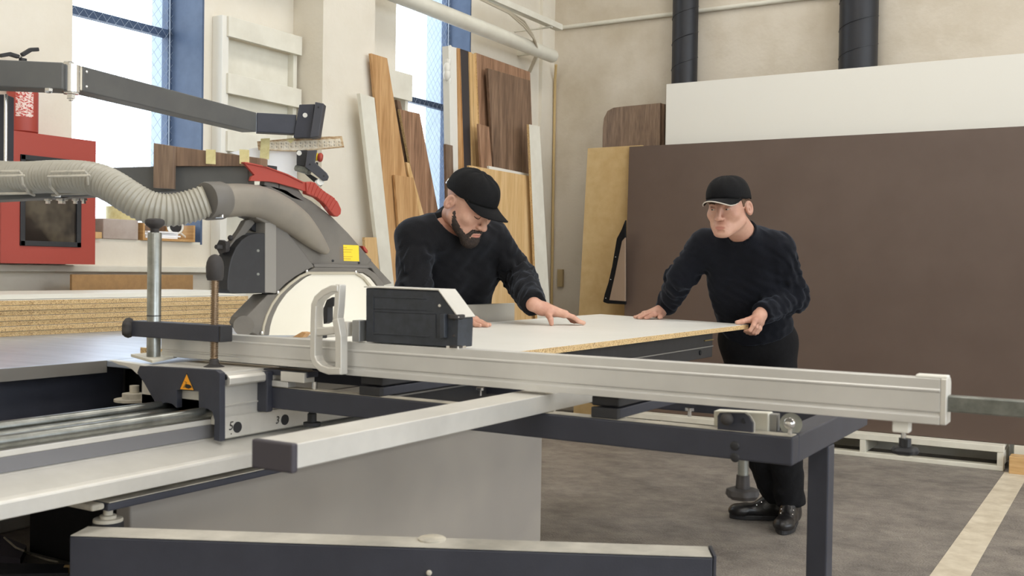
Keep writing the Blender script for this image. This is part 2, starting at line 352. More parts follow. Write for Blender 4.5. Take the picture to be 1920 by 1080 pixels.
# ---------------------------------------------------------------- spiral ducts
DUCT=mat('black_duct',(28,30,38),.45,0.,(22,24,31),8.,5.)
def duct(uc,wpx,y,label,ph):
    c=P(uc,100,y=y); d=(c-CAM).dot(fw); r=wpx/2*d/FPX
    pr=MB(); n=28
    o=MB().cyl((c.x,y,0),(c.x,y,4.6),r,n=n).build('spiral_duct',DUCT); tag(o,label,'duct')
    path=[];t=0
    while t<3.0/ .19*2*PI: path.append((c.x+(r+.001)*math.cos(t+ph),y+(r+.001)*math.sin(t+ph),1.6+t/(2*PI)*.19)); t+=PI/8
    MB().tube(path,.0035,n=5).build('spiral_seam',DUCT,o)
    MB().box((c.x-.02,y+r-.002,4.2),(c.x+.02,YB-.0005,4.24)).build('bracket',DUCT,o)
duct(1284,48,YB-.115,'narrow black spiral duct behind the left end of the white panel',0)
duct(1609,70,YB-.14,'wide black spiral duct behind the middle of the white panel',1.)
# ---------------------------------------------------------------- panels on the back wall
def lean(pts_z,th,off=None): pass
def panel(name,label,cat,poly,thv,mats,bevel=.001):
    mb=MB().prism(poly,thv,0,1 if len(mats)>1 else 0); o=mb.build(name,list(mats),bevel=bevel); return tag(o,label,cat)
# brown 2.8 m panel leaning, standing on the white pallet
yb0=6.78; yt=7.0
def by(z): return yb0+(yt-yb0)*(z-.148)/(2.062-.148)
panel('laminate_sheet','large dark brown laminated panel leaning on the back wall above the white pallet','panel',
      [(-3.155,by(.148),.148),(-.36,by(.148),.148),(-.43,yt,2.058),(-3.229,yt,2.061)],(0,.018,.002),[BROWN,BROWN])
panel('laminate_sheet','tall white panel leaning behind the dark brown panel','panel',
      [(-2.97,7.06,.0),(-.05,7.06,.0),(-.12,7.10,2.52),(-2.985,7.10,P(1248,158,y=7.10).z)],(0,.02,.001),[WHITE,WHITE])
pc=PL([(1102,278),(1205,272),(1206,590),(1085,590)],y=7.03)
dz=pc[3].z; k=(pc[0]-pc[3])/(pc[0].z-dz)
panel('chipboard_sheet','tall yellow chipboard panel leaning left of the dark brown panel','panel',
      [pc[3]-k*(dz-.01),pc[2]-Vector((0,0,pc[2].z-.01)),pc[1],pc[0]],(0,.018,0),[CHIPF,CHIP])
ct=[P(1128,276,y=7.14)]
pts=[(1128,300),(1130,240),(1132,222),(1139,208),(1150,202),(1165,200),(1238,193),(1238,300)]
pp_=PL(pts,y=7.14); pp_[0].z=.01; pp_[-1].z=.01
panel('wooden_tabletop','brown wooden tabletop with a rounded corner standing behind the chipboard panel','tabletop',pp_,(0,.025,0),[GREYW,WALD])
pts=[(1238,300),(1238,193),(1246,195),(1246,300)]
pp_=PL(pts,y=7.175); pp_[0].z=.01; pp_[-1].z=.01
panel('wooden_tabletop','second brown tabletop edge showing just behind the rounded one','tabletop',pp_,(0,.025,0),[WALD,WALD])
# coat hanging at the panel edge
cp=[(1172,412),(1165,430),(1156,447),(1152,470),(1147,500),(1140,530),(1133,552),(1130,566),(1138,569),(1172,571)]
co=MB().prism(PL(cp,y=6.80),(0,.03,0)).build('work_jacket',CAPM,bevel=.006); tag(co,'black work jacket with beige lining hanging at the left edge of the brown panel','jacket')
MB().prism(PL([(1172,445),(1166,452),(1160,480),(1153,515),(1146,545),(1142,563),(1172,565)],y=6.795),(0,.02,0)).build('lining',mat('beige_lining',(142,122,104),.9),co,.003)
sn=MB()
for u,v in ((1154,482),(1145,524),(1136,559)): sn.sphere(P(u,v,y=6.792),.004,10)
sn.build('snap_button',CHROME,co)
# white pallet
pa=thing('pallet','white painted pallet lying under the dark brown panel','pallet',(-1.9,6.85,0))
x0,x1=-3.1,-.645
MB().box((x0,6.68,.108),(x1,6.76,.146)).build('top_rail',WHITEP,pa,.003)
MB().box((x0,6.68,0),(x1,6.76,.028)).build('bottom_rail',WHITEP,pa,.003)
for a in (x0,-2.3,P(1618,830,y=6.68).x-.02,x1-.035): MB().box((a,6.682,.028),(a+.035,7.04,.108)).build('block',WHITEP,pa,.002)
MB().box((x0,6.76,.128),(x1,6.93,.146)).build('deck_board',WHITEP,pa,.002)
MB().box((x0,6.95,.128),(x1,7.04,.146)).build('deck_board',WHITEP,pa,.002)
o=MB().box((-.61,6.62,0),(.3,6.74,.1)).build('timber_beam',wood('raw_pine',(190,150,98),(206,168,116),(218,184,136),gr=(1,14,14)),bevel=.004); tag(o,'raw wooden beam lying on the floor at the right end of the white pallet','beam')
o=MB().box((-.60,6.78,0),(.3,7.0,.146)).build('timber_beam',WHITEP,bevel=.004); tag(o,'white board under the right end of the brown panel','beam')
# ---------------------------------------------------------------- boards leaning against the window wall
def leanboard(name,label,TL,TR,BL,BR,x,th,mats,group=None,lean=.0):
    a,b,c,d=P(*TL,x=x),P(*TR,x=x),P(*BL,x=x),P(*BR,x=x)
    c2=a+(c-a)*((a.z-.005)/(a.z-c.z)); d2=b+(d-b)*((b.z-.005)/(b.z-d.z))
    c2.x+=lean; d2.x+=lean
    mb=MB().prism([a,b,d2,c2],(-th,0,0),0,1); o=mb.build(name,mats,bevel=.001); return tag(o,label,'board',group)
leanboard('white_board','narrow white board leaning on the plaster pilaster, leftmost of the leaning boards',(675,175),(702,183),(712,520),(735,520),xp+.10,.025,[WHITEP,WHITEP],lean=.02)
leanboard('oak_board','tall oak board with a pointed top, right of the narrow white board',(696,100),(726,109),(722,380),(771,380),xp+.05,.02,[OAK,OAK])
leanboard('oak_board','shorter oak board behind the bearded worker, its top just left of the walnut board',(740,328),(775,333),(752,480),(800,480),xp+.075,.018,[OAK,OAK])
leanboard('dark_board','dark narrow board edge standing between the oak and walnut boards',(744,187),(751,190),(766,333),(780,333),xp-.02,.02,[WALD,WALD])
leanboard('walnut_board','walnut board in front of the second window, its top slanting',(750,205),(787,213),(783,381),(819,381),xp+.02,.02,[WALN,CHIP])
leanboard('pine_batten','short pale batten top between the oak boards',(762,304),(768,306),(768,335),(776,335),xp+.06,.015,[OAKL,OAKL])
X2=-3.86
leanboard('grey_board','short grey brown board standing at the far side of the second window',(836,270),(849,273),(839,400),(852,400),X2+.05,.02,[GREYW,GREYW])
o=leanboard('insulation_board','white foam wrapped board with a torn edge, in front of the blue window reveal',(841,86),(858,90),(846,350),(862,350),X2+.02,.05,[WHITE,WHITE])
fo=MB()
for u,v,s in ((841,100,.022),(840,116,.026),(838,128,.03),(838,140,.032),(841,152,.026),(844,92,.02),(842,165,.02)): fo.sphere(P(u,v,x=X2+.005),s,12,sc=(.8,.7,1.3))
fo.build('torn_foam',WHITE,o)
leanboard('oak_batten','thin oak batten between the foam wrapped board and the black board',(858,90),(864,91),(862,350),(868,350),X2+.03,.02,[OAK,OAK])
leanboard('black_board','black board standing between the foam wrapped board and the pale battens',(863,91),(880,97),(871,340),(888,340),X2+.04,.018,[mat('charcoal_laminate',(56,52,54),.5),OAK])
leanboard('pine_batten','pale pine batten next to the black board',(880,97),(885,99),(886,330),(891,330),X2+.05,.02,[OAKL,OAKL])
leanboard('pine_batten','pale pine batten against the left edge of the big walnut board',(886,100),(893,103),(892,330),(899,330),X2+.05,.02,[OAKL,CHIPF])
leanboard('walnut_board','big walnut board, tallest of the boards under the thick pipe',(893,99),(994,135),(903,330),(1001,330),X2+.06,.02,[WALN,CHIP])
leanboard('walnut_board','dark worn walnut board in front of the big walnut board',(915,128),(994,151),(926,320),(1001,340),X2+.11,.022,[WALD,WALD])
leanboard('walnut_board','low walnut offcut left of the dark worn board',(898,232),(917,238),(904,330),(924,330),X2+.13,.018,[WALN,WALN])
leanboard('white_board','white board whose thin top edge shows above the pale oak panel',(917,311),(992,326),(921,400),(996,400),X2+.15,.018,[WHITE,WHITE])
leanboard('oak_board','wide pale oak panel behind the bearded worker',(880,310),(993,330),(885,500),(1004,510),X2+.19,.02,[OAKL,CHIP])
leanboard('white_board','tall white board standing in the wall corner, rightmost of the leaning boards',(992,233),(1012,237),(1006,560),(1030,560),X2+.24,.02,[WHITEP,CHIP])
leanboard('oak_offcut','small pale offcut beside the foot of the narrow white board',(684,445),(706,445),(688,540),(714,540),xp+.14,.02,[OAKL,CHIP])
# ---------------------------------------------------------------- red cabinet, extinguisher, sill things
xc=W+.2
a=P(3,238,x=xc); b=P(180,265,x=xc); c=P(180,496,x=xc)
ca=thing('hose_cabinet','red wall cabinet with a dark glass door, left of the window','cabinet',((W+xc)/2,(a.y+b.y)/2,c.z))
MB().box((W+.001,a.y,c.z),(xc-.02,b.y,b.z)).build('body',RED,ca,.003)
dr=MB()
wa=P(38,289,x=xc); wb=P(151,464,x=xc)
wa_z=max(P(38,289,x=xc).z,0); dr.box((xc-.02,a.y,c.z),(xc,wa.y,b.z)); dr.box((xc-.02,wb.y,c.z),(xc,b.y,b.z)); dr.box((xc-.02,wa.y,c.z),(xc,wb.y,wb.z)); dr.box((xc-.02,wa.y,wa_z),(xc,wb.y,b.z))
door=dr.build('door',RED,ca)
fr=MB(); t=.022
fr.box((xc-.01,wa.y,wb.z),(xc+.006,wa.y+t,wa_z)); fr.box((xc-.01,wb.y-t,wb.z),(xc+.006,wb.y,wa_z)); fr.box((xc-.01,wa.y,wb.z),(xc+.006,wb.y,wb.z+t)); fr.box((xc-.01,wa.y,wa_z-t),(xc+.006,wb.y,wa_z))
fr.build('window_frame',BLACK,door,.002)
MB().box((xc-.008,wa.y+t,wb.z+t),(xc-.004,wb.y-t,wa_z-t)).build('glass_pane',mat('dark_glass',(84,76,64),.08,0.,(44,38,34),5.,3.,lo=.4,hi=.55),door)
ztop=b.z
ex=P(42,246,x=W+.1); ez=ztop
er=.062; ey=P(42,246,x=W+.1).y
e=thing('fire_extinguisher','red fire extinguisher standing on top of the red cabinet','fire extinguisher',(W+.1,ey,ez))
zt_=P(42,108,x=W+.1).z
MB().lathe((W+.1,ey,ez),(0,0,1),[(.05,0),(er,.012),(er,zt_-ez-.15),(.055,zt_-ez-.10),(.03,zt_-ez-.065),(.018,zt_-ez-.06)],28).build('cylinder',RED,e)
MB().cyl((W+.1,ey,zt_-.065),(W+.1,ey,zt_-.004),.016,n=16).build('valve',BLACK,e)
lb=MB(); n=10; vs=[];r_=er+.0006
z0_=ez+.07; z1_=ez+.28
for i in range(n+1):
    an=-PI/2+.55+1.15*i/n; vs+= [(W+.1+r_*math.cos(an),ey+r_*math.sin(an),z0_),(W+.1+r_*math.cos(an),ey+r_*math.sin(an),z1_)]
lb.add(vs,[[2*i,2*i+2,2*i+3,2*i+1] for i in range(n)]); 
LAB=mat('extinguisher_label',(222,200,192),.5,0.,(178,44,32),90.,2.,(1,1,2.2),lo=.5,hi=.54)
lb.build('instruction_label',LAB,e)
hd=MB(); hz=zt_
hd.bar([(W+.1,ey-.02,hz),(W+.1,ey-.06,hz+.004),(W+.1,ey-.10,hz-.01)],(1,0,0),.016,.02); hd.build('carry_handle',BLACK,e,.003)
hd=MB(); hd.bar([(W+.1,ey-.005,hz+.01),(W+.1,ey+.035,hz+.04),(W+.1,ey+.07,hz+.048)],(1,0,0),.016,.02); hd.build('squeeze_lever',BLACK,e,.003)
MB().cyl((W+.1,ey-.02,hz+.005),(W+.1,ey+.05,hz-.03),.004,n=8).build('safety_pin',CHROME,e)
# things on the window sill
sz=zs1+.012
def yat(u,x=W-.1): return P(u,440,x=x).y
xt=W+.02
ty0=P(268,450,x=xt).y; ty1=P(366,450,x=xt).y
tr=thing('wooden_tray','shallow open wooden tray of papers at the right end of the window sill','tray',(W-.1,(ty0+ty1)/2,sz))
TRW=wood('tray_plywood',(170,128,76),(192,150,96),(206,168,116),gr=(1,9,20))
MB().box((xt-.22,ty0,sz),(xt,ty1,sz+.012)).build('base',TRW,tr,.001)
for yy in (ty0,ty1-.012): MB().box((xt-.22,yy,sz+.012),(xt,yy+.012,sz+.085)).build('side_panel',TRW,tr,.001)
MB().box((xt-.22,ty0+.012,sz+.012),(xt-.208,ty1-.012,sz+.085)).build('back_panel',WALD,tr,.001)
for k in range(4):
    o=MB().box((xt-.19+.01*k,ty0+.03+.01*(k%2),sz+.0125+.009*k),(xt-.015-.006*(k%3),ty1-.10+.012*((k*2)%3),sz+.0125+.009*k+.008)).build('paper_bundle',PAPER); 
    tag(o,['lowest','second lowest','second highest','topmost'][k]+' white bundle of papers in the open wooden tray','paper','papers in the wooden tray')
o=MB().cyl((xt-.12,ty0+.22,sz+.061),(xt-.11,ty0+.23,sz+.067),.03,n=20).build('tape_ring',WHITE); 
bpy.data.objects.remove(o)
ro=P(329,425,x=xt-.06)
rg=MB(); rg.tube([ro+Vector((0,.045*math.cos(t),.036*math.sin(t))) for t in [i*2*PI/24 for i in range(25)]],.007,n=8,caps=False)
rg.cyl(ro+Vector((0,.03,-.03)),ro+Vector((0,.10,-.072)),.006,n=8); rg.cyl(ro+Vector((.01,-.03,-.03)),ro+Vector((.01,-.035,-.066)),.006,n=8)
o=rg.build('measuring_reel',WHITE); tag(o,'white ring shaped tape holder lying on the papers in the wooden tray','reel')
MB().cyl(ro-Vector((.002,0,0)),ro+Vector((.003,0,0)),.036,n=24).build('reel_core',BLACK,o)
by0=P(196,450,x=xt).y; by1=P(262,450,x=xt).y
o=MB().box((xt-.2,by0,sz),(xt-.01,by1,sz+.095)).build('cardboard_box',mat('grey_carton',(184,172,164),.8,0.,(170,156,146),12.,5.),bevel=.004); tag(o,'grey brown carton on the window sill left of the wooden tray','box')
o=MB().cyl((xt-.1,(by0+by1)/2+.07,sz+.096),(xt-.1,(by0+by1)/2+.07,sz+.16),.07,n=28).build('tape_roll',TAPE); tag(o,'pale yellow roll of tape on top of the grey carton','tape roll')
ly0=P(172,450,x=xt).y; 
o=MB().box((xt-.2,ly0-.1,sz),(xt-.005,by0-.01,sz+.03)).build('wooden_offcut',OAKL,bevel=.002); tag(o,'flat pale wooden offcut on the sill beside the red cabinet','offcut')
o=MB().cyl((xt-.1,ly0-.03,sz+.031),(xt-.1,ly0+.055,sz+.031+.0),.001,n=8); 
o=MB().lathe((xt-.1,ly0-.0,sz+.031),(0,0,1),[(.05,0),(.055,.01),(.05,.09),(.02,.1)],20).build('olive_bottle',mat('olive_plastic',(92,86,52),.6)); tag(o,'squat olive container standing on the pale offcut','container')
# hardboard sheet standing behind the chipboard stack
ya,yb_=P(135,530,x=-3.93).y,P(362,530,x=-3.93).y
zt=P(240,515,x=-3.93).z
o=MB().box((-3.945,ya,.45),(-3.93,yb_,zt)).build('hardboard_sheet',MDF,bevel=.001); tag(o,'brown hardboard sheet standing between the chipboard stack and the wall','sheet')
rd=MB(); rd.box((W+.01,-1.2,.0),(W+.1,ya-.1,1.0)); o=rd.build('radiator',mat('radiator_grey',(170,168,162),.5),bevel=.01); tag(o,'grey radiator low on the wall under the red cabinet','radiator')
o=MB().box((-4.03,.7,0),(-3.86,2.40,.36)).build('storage_crate',mat('rough_brown',(104,82,58),.9,0.,(70,52,36),30.,8.),bevel=.004); tag(o,'dark brown rough crate on the floor at the left edge of the view','crate')
# low rack supporting hardboard
o=MB().box((-4.03,max(ya+.05,2.42),0),(-3.9,yb_-.05,.449)).build('storage_crate',MDF,bevel=.003); tag(o,'brown crate on the floor under the hardboard sheet','crate')
# ================================================================ THE PANEL SAW
ZT=.905
saw=thing('panel_saw','large sliding table panel saw filling the left and middle of the workshop','panel saw',(-2.0,2.2,0))
CAB=mat('cabinet_grey',(164,157,147),.35,.0,(150,144,137),2.,3.,bump=.03,bscale=400)
lab(MB().box((-1.79,1.40,.02),(-1.745,3.11,.70)).build('base_cabinet',CAB,saw,.004),'grey machine cabinet')
bq=P(55,1035,z=0); MB().box((bq.x,bq.y,.0),(-1.80,3.05,.86)).build('machine_body',BLACK,saw,.004)
# shelf bar under the rail
a=P(255,948,z=.665); 
sb=MB(); sb.box((-1.744,1.285,.668),(-1.665,3.05,.683)); sb.build('shelf_bar',NAVY,saw,.003)
lab(MB().box((-1.741,1.29,.683),(-1.668,3.05,.685)).build('dusty_strip',DUST,saw),'sawdust covered strip')
ft=P(205,968,x=-1.70)
MB().lathe((-1.70,1.312,.57),(0,0,1),[(.028,0),(.028,.073),(.027,.076),(.0155,.076),(.0155,.082),(.009,.083),(.009,.104)],20,mi=0).build('adjusting_foot',DUST,saw)
MB().lathe((-1.70,1.312,.0),(0,0,1),[(.029,.50),(.029,.640)],20).build('foot_cup',BLACK,saw)
MB().box((-1.76,1.255,.672),(-1.672,1.284,.685)).build('foot_lug',DUST,saw,.005)
# guide rail profile extruded along y
prof=[(-2.02,.80),(-1.76,.797),(-1.76,.785),(-1.765,.782),(-1.765,.757),(-1.755,.752),(-1.662,.735),(-1.652,.731),(-1.65,.726),(-1.65,.699),(-2.02,.699)]
y0,y1=.25,4.0
MB().prism([(x,y0,z) for x,z in prof],(0,y1-y0,0)).build('guide_rail',ALU2,saw,.002)
MB().box((-1.7652,y0,.7565),(-1.7595,y1,.7845)).build('rail_face_strip',mat('dark_grey_metal',(128,127,130),.5,.5),saw)  # thin strip giving the recessed rail face a darker grey
for x,z,r in ((-1.765,.812,.0125),(-1.80,.806,.008),(-1.905,.815,.0125),(-1.87,.806,.008)):
    MB().cyl((x,y0,z),(x,y1,z),r,n=20).build('guide_rod',STEEL,saw)
MB().box((-1.99,y0,.80),(-1.93,y1,.803)).build('brown_strip',mat('dusty_brown',(150,132,108),.6),saw)
# sliding carriage
YE=1.62; 
car=[(-1.99,.76),(-1.99,.90),(-1.985,.903),(-1.735,.903),(-1.735,.756),(-1.742,.756),(-1.742,.785),(-1.76,.785),(-1.76,.835),(-1.99,.835)]
MB().prism([(x,YE+.006,z) for x,z in car],(0,2.45,0)).build('sliding_table',ALU2,saw,.001)
MB().prism([(x,YE+.01,z) for x,z in [(-1.735,.80),(-1.728,.802),(-1.728,.756),(-1.735,.752)]],(0,2.4,0)).build('side_skirt',ALU2,saw)
MB().prism([(x,YE+.012,z) for x,z in [(-1.735,.874),(-1.712,.874),(-1.708,.878),(-1.708,.890),(-1.714,.896),(-1.735,.898)]],(0,2.38,0)).build('edge_profile',ALU2,saw,.001)
MB().cyl((-1.7225,YE+.0125,.893),(-1.7225,YE+.009,.893),.007,n=14).build('profile_slot',BLACK,saw)
MB().prism([(x,YE+.008,z) for x,z in [(-1.735,.826),(-1.731,.826),(-1.731,.829),(-1.735,.830)]],(0,2.38,0)).build('skirt_rib',ALU2,saw)
for u,v in ((445,801),(534,787)):
    q=P(u,v,x=-1.728); MB().cyl(q-Vector((.002,0,0)),q+Vector((.0015,0,0)),.0125,n=24).build('black_plug',BLACK,saw)
for s_,u,v,sz_ in (('5',428,807,.028),('.',431,815,.03),('3',516,795,.026)):
    q=P(u,v,x=-1.7275); text_mb(s_,q,(0,1,0),(0,.18,1),sz_,.0006).build('hand_written_mark',INK,saw,fixn=False)
ep=[(262,686),(404,694),(412,700),(412,828),(401,825),(402,788),(398,772),(388,766),(378,770),(373,775),(372,734),(331,731),(331,765),(322,757),(310,755),(298,760),(291,755),(270,718),(257,699)]
epo=MB().prism(PL(ep,y=YE-.012),(0,.016,0)).build('end_plate',NAVY,saw,.0008)
tri=PL([(350,699),(336,731),(365,733)],y=YE-.0125)
MB().prism(tri,(0,.0004,0)).build('warning_border',INK,epo)
c_=(tri[0]+tri[1]+tri[2])/3
MB().prism([c_+(p-c_)*.86 for p in tri],(0,-.0004,0)).build('warning_sticker',ORANGE,epo)
hp=PL([(346,722),(350,720),(357,722),(360,726),(354,729),(348,727)],y=YE-.0132); MB().prism(hp,(0,-.0003,0)).build('hand_symbol',INK,epo)
hp=PL([(345,714),(349,718),(346,722),(343,727),(347,727),(348,721),(351,717)],y=YE-.0132); MB().prism(hp,(0,-.0003,0)).build('hand_symbol',INKR,epo)
br=[(203,675),(262,683),(272,686),(272,694),(262,703),(256,701),(248,693),(236,687),(222,684)]
MB().prism(PL(br,y=YE-.008),(0,.02,0)).build('corner_casting',ALU2,saw,.001)
# rip table on the left
TAB=mat('cast_iron_table',(206,216,232),.38,.75,(186,196,212),3.,6.,(1,6,1),rvar=.06)
MB().box((-3.95,.2,.868),(-2.325,3.32,.885)).build('rip_table',TAB,saw,.002)
MB().box((-2.325,1.785,.868),(-1.995,3.32,.8845)).build('saw_table',TAB,saw,.002)
MB().box((-2.326,.2,.853),(-2.321,1.784,.884)).build('table_edge',mat('table_edge_grey',(112,108,102),.6),saw)
MB().box((-2.9,.4,.64),(-2.40,1.9,.866)).build('body',NAVY,saw,.004)
MB().box((-2.46,1.95,.45),(-2.30,2.4,.84)).build('body',DARK,saw,.004)
lv=P(252,730,x=-2.2)
MB().lathe(lv-Vector((0,0,.03)),(0,0,1),[(.05,0),(.05,.006),(.03,.007),(.03,.02),(.012,.021),(.012,.04)],20).build('levelling_bolt',DUST,saw)
MB().lathe(lv-Vector((0,0,.09)),(0,0,1),[(.008,0),(.008,.02),(.02,.021),(.02,.036),(.028,.037),(.028,.041)],12).build('levelling_nut',STEEL,saw)
MB().prism([P(-20,760,d=2.7),P(95,784,d=2.7),P(60,800,d=2.7),P(-20,800,d=2.7)],fw*.03).build('lower_bracket',mat('rusty_brown',(74,62,52),.7),saw,.003)
# vertical bracket joining frame and carriage
a,b=P(481,700,x=-1.728),P(499,775,x=-1.728)
# ---------------------------------------------------------------- chipboard stack
n=7; zb=.8855; th=.0178
nm=['lowest','second from the bottom','third from the bottom','middle','third from the top','second from the top','topmost']
for k in range(n):
    dx=[0,.006,-.004,.003,-.003,.004,0][k]; ye=3.25+[0,.01,-.008,.012,0,.006,.004][k]
    mb=MB().box((-3.78,.3,zb+k*th),(-3.30+dx,ye,zb+(k+1)*th-.0014)); 
    mb.m=[0,0,1,1,1,1]; mb.m=[0,0,1,1,1,1]
    o=mb.build('chipboard_sheet',[WHITE,CHIP],bevel=.0005); tag(o,'white faced chipboard sheet, '+nm[k]+' of seven stacked at left','board','chipboard sheets stacked on the saw table')
o=MB().box((-3.80,.2,zb+n*th),(-3.36,3.3,zb+n*th+.017)); o.m=[0]*6
o=o.build('white_sheet',[WHITE],bevel=.0005); tag(o,'white sheet set back on top of the chipboard stack','board')
# ---------------------------------------------------------------- crosscut fence
fy=1.75
fen=thing('crosscut_fence','long aluminium crosscut fence with a sliding extension bar spanning the saw','fence',(-1.0,1.79,.905))
def fence(xa,xb,y,z0,z1,nm_='fence_profile'):
    h=z1-z0; p=[(y,z0),(y,z0+h*.17),(y+.003,z0+h*.2),(y+.003,z0+h*.26),(y+.0,z0+h*.28),(y,z0+h*.70),(y-.0015,z0+h*.72),(y-.0015,z0+h*.76),(y,z0+h*.78),(y,z1),(y+.030,z1),(y+.030,z1-.006),(y+.045,z1-.006),(y+.045,z0),(y+.0,z0)]
    return MB().prism([(xa,yy,zz) for yy,zz in p[:-1]],(xb-xa,0,0)).build(nm_,ALU,fen,.0008)
xm_=-1.478
fence(-2.075,xm_-.008,fy+.003,.912,.976)
fence(xm_,-.262,fy,.904,.977)
MB().box((xm_-.008,fy+.006,.91),(xm_,fy+.04,.972)).build('joint_gap',BLACK,fen)
MB().prism([(-.262,fy+yy,.904+zz) for yy,zz in ((0,0),(.045,0),(.045,.066),(.038,.074),(.0,.074))],(.010,0,0)).build('end_cap',ALU2,fen,.002)
MB().box((-.30,fy+.004,.977),(-.252,fy+.03,.982)).build('cap_clip',WHITE,fen,.002)
zb1,zb2=P(1775,742,y=fy+.012).z,P(1775,772,y=fy+.012).z
MB().box((-.262,fy+.010,zb2),(.35,fy+.034,zb1)).build('extension_bar',STEELD,fen,.002)
q=P(1691,798,y=fy+.02)
MB().box((q.x-.013,fy+.008,.885),(q.x+.013,fy+.034,.904)).build('clamp_block',WHITE,fen,.002)
MB().cyl((q.x+.003,fy+.02,.872),(q.x+.003,fy+.02,.886),.004,n=12).build('screw',CHROME,fen)
MB().lathe((q.x+.005,fy+.02,.848),(0,0,1),[(.010,0),(.019,.003),(.021,.008),(.017,.013),(.009,.014),(.009,.027)],30,fl=(.12,5)).build('star_knob',BLACK,fen)
# flip stop with the silver handle
st=thing('flip_stop','silver cast loop handle stop clipped over the crosscut fence','fence stop',P(640,700,y=fy-.02))
yy=fy-.022
loop=PL([(640,541),(628,541),(612,549),(600,560),(595,572),(594,600),(593,640),(593,668),(598,681),(608,690),(622,695),(645,695)],y=yy)
MB().bar(loop,(0,1,0),.0155,.026).build('loop_handle',ALU2,st,.0025,3)
MB().bar(PL([(639,533),(637,570),(634,600)],y=yy+.001),(0,1,0),.0135,.022).build('upright',ALU2,st,.002,3)
MB().bar(PL([(634,598),(640,632),(640,702)],y=yy-.001),(0,1,0),.017,.022).build('upright',ALU2,st,.002,3)
MB().bar(PL([(598,622),(634,619),(640,612)],y=yy+.002),(0,1,0),.018,.02).build('cross_web',ALU2,st,.003,3)
MB().box(P(640,603,y=yy+.01),P(666,630,y=yy+.035)).build('boss',ALU2,st,.002)
MB().box(P(660,600,y=yy+.01),P(690,640,y=yy+.04)).build('slide_block',ALUD,st,.002)
MB().prism(PL([(612,562),(622,557),(626,558),(626,574),(614,575),(614,604),(606,608),(605,580)],y=fy+.06),(0,.02,0)).build('rear_catch',BLACK,st,.002)
MB().box(P(586,613,y=fy+.05),P(614,634,y=fy+.07)).build('rear_foot',BLACK,st,.002)
o=MB().prism(PL([(548,632),(566,622),(574,624),(566,633)],y=1.95),(0,.02,0)).build('wooden_offcut',OAK,bevel=.001); tag(o,'small wooden offcut lying behind the crosscut fence','offcut')
# black stop box
sbx=thing('stop_housing','black angular plastic stop housing with a silver lid sitting on the crosscut fence','housing',P(775,650,y=fy+.02))
yb1=fy+.002
body=PL([(686,540),(823,546),(860,598),(858,652),(830,650),(686,641)],y=yb1)
BOXM=mat('blue_black_plastic',(56,60,68),.55,0.,(44,48,54),40.,4.)
bo=MB().prism(body,(0,.055,0)).build('body',BOXM,sbx,.002)
def ridge(pts,w=.0022,t=.002):
    MB().bar(PL(pts,y=yb1-.0006),(0,1,0),w,t).build('ribbed_line',BOXM,bo,.0006)
ridge([(700,556),(800,560)]); ridge([(700,583),(815,588),]); ridge([(700,553),(700,627)]); ridge([(700,625),(806,631)]); ridge([(817,588),(817,634)]); ridge([(700,578),(800,582)],.001)
lid=MB(); lid.bar([p+Vector((0,.027,.0015)) for p in PL([(684,539),(824,545),(862,597)],y=yb1)],(0,1,0),.003,.062); lid.build('silver_lid',ALU2,sbx,.001)
MB().cyl(P(824,573,y=yb1-.002),P(824,573,y=yb1+.002),.003,n=12).build('rivet',DUST,sbx)
MB().prism(PL([(824,590),(833,588),(833,634),(824,636)],y=yb1-.012),(0,.012,0)).build('corner_rib',BOXM,sbx,.002)
kq=P(855,652,y=fy+.01)
MB().lathe(kq,(0,0,1),[(.014,0),(.014,.004),(.008,.006),(.008,.022),(.0095,.024),(.0075,.03),(.007,.055),(.0095,.058),(.0175,.061),(.0175,.068),(.014,.069)],20).build('clamp_screw',BLACKS,sbx)
MB().box(kq+Vector((-.018,-.01,-.003)),kq+Vector((.012,.02,.004))).build('clamp_foot',CHROME,sbx,.001)
# ---------------------------------------------------------------- hold down clamp
po=P(288,671,z=.912); zc_=.908
cl=thing('hold_down_clamp','hold down clamp with a steel post and black knobs on the sliding table end','clamp',(po.x,po.y,.9035))
py=po.y
MB().prism([P(245,669,z=.908),P(286,681,z=.908),P(332,671,z=.908),P(300,664,z=.908)],(0,0,.007)).build('base_plate',WHITEP,cl,.001)
ztp=P(288,436,y=py).z
pst=MB().lathe((po.x,py,.915),(0,0,1),[(.0165,0),(.0165,ztp-.915-.003),(.0145,ztp-.915)],28).build('steel_post',STEEL,cl)
MB().lathe((po.x,py,P(288,592,y=py).z-.001),(0,0,1),[(.0168,0),(.0168,.0025)],28).build('post_groove',BLACK,pst)
kz=ztp
MB().lathe((po.x,py,kz-.001),(0,0,1),[(.0105,0),(.0105,.010),(.018,.016),(.0225,.020),(.0235,.025),(.0225,.031),(.018,.034),(.010,.035)],30,fl=(.03,6)).build('top_knob',BLACKS,cl)
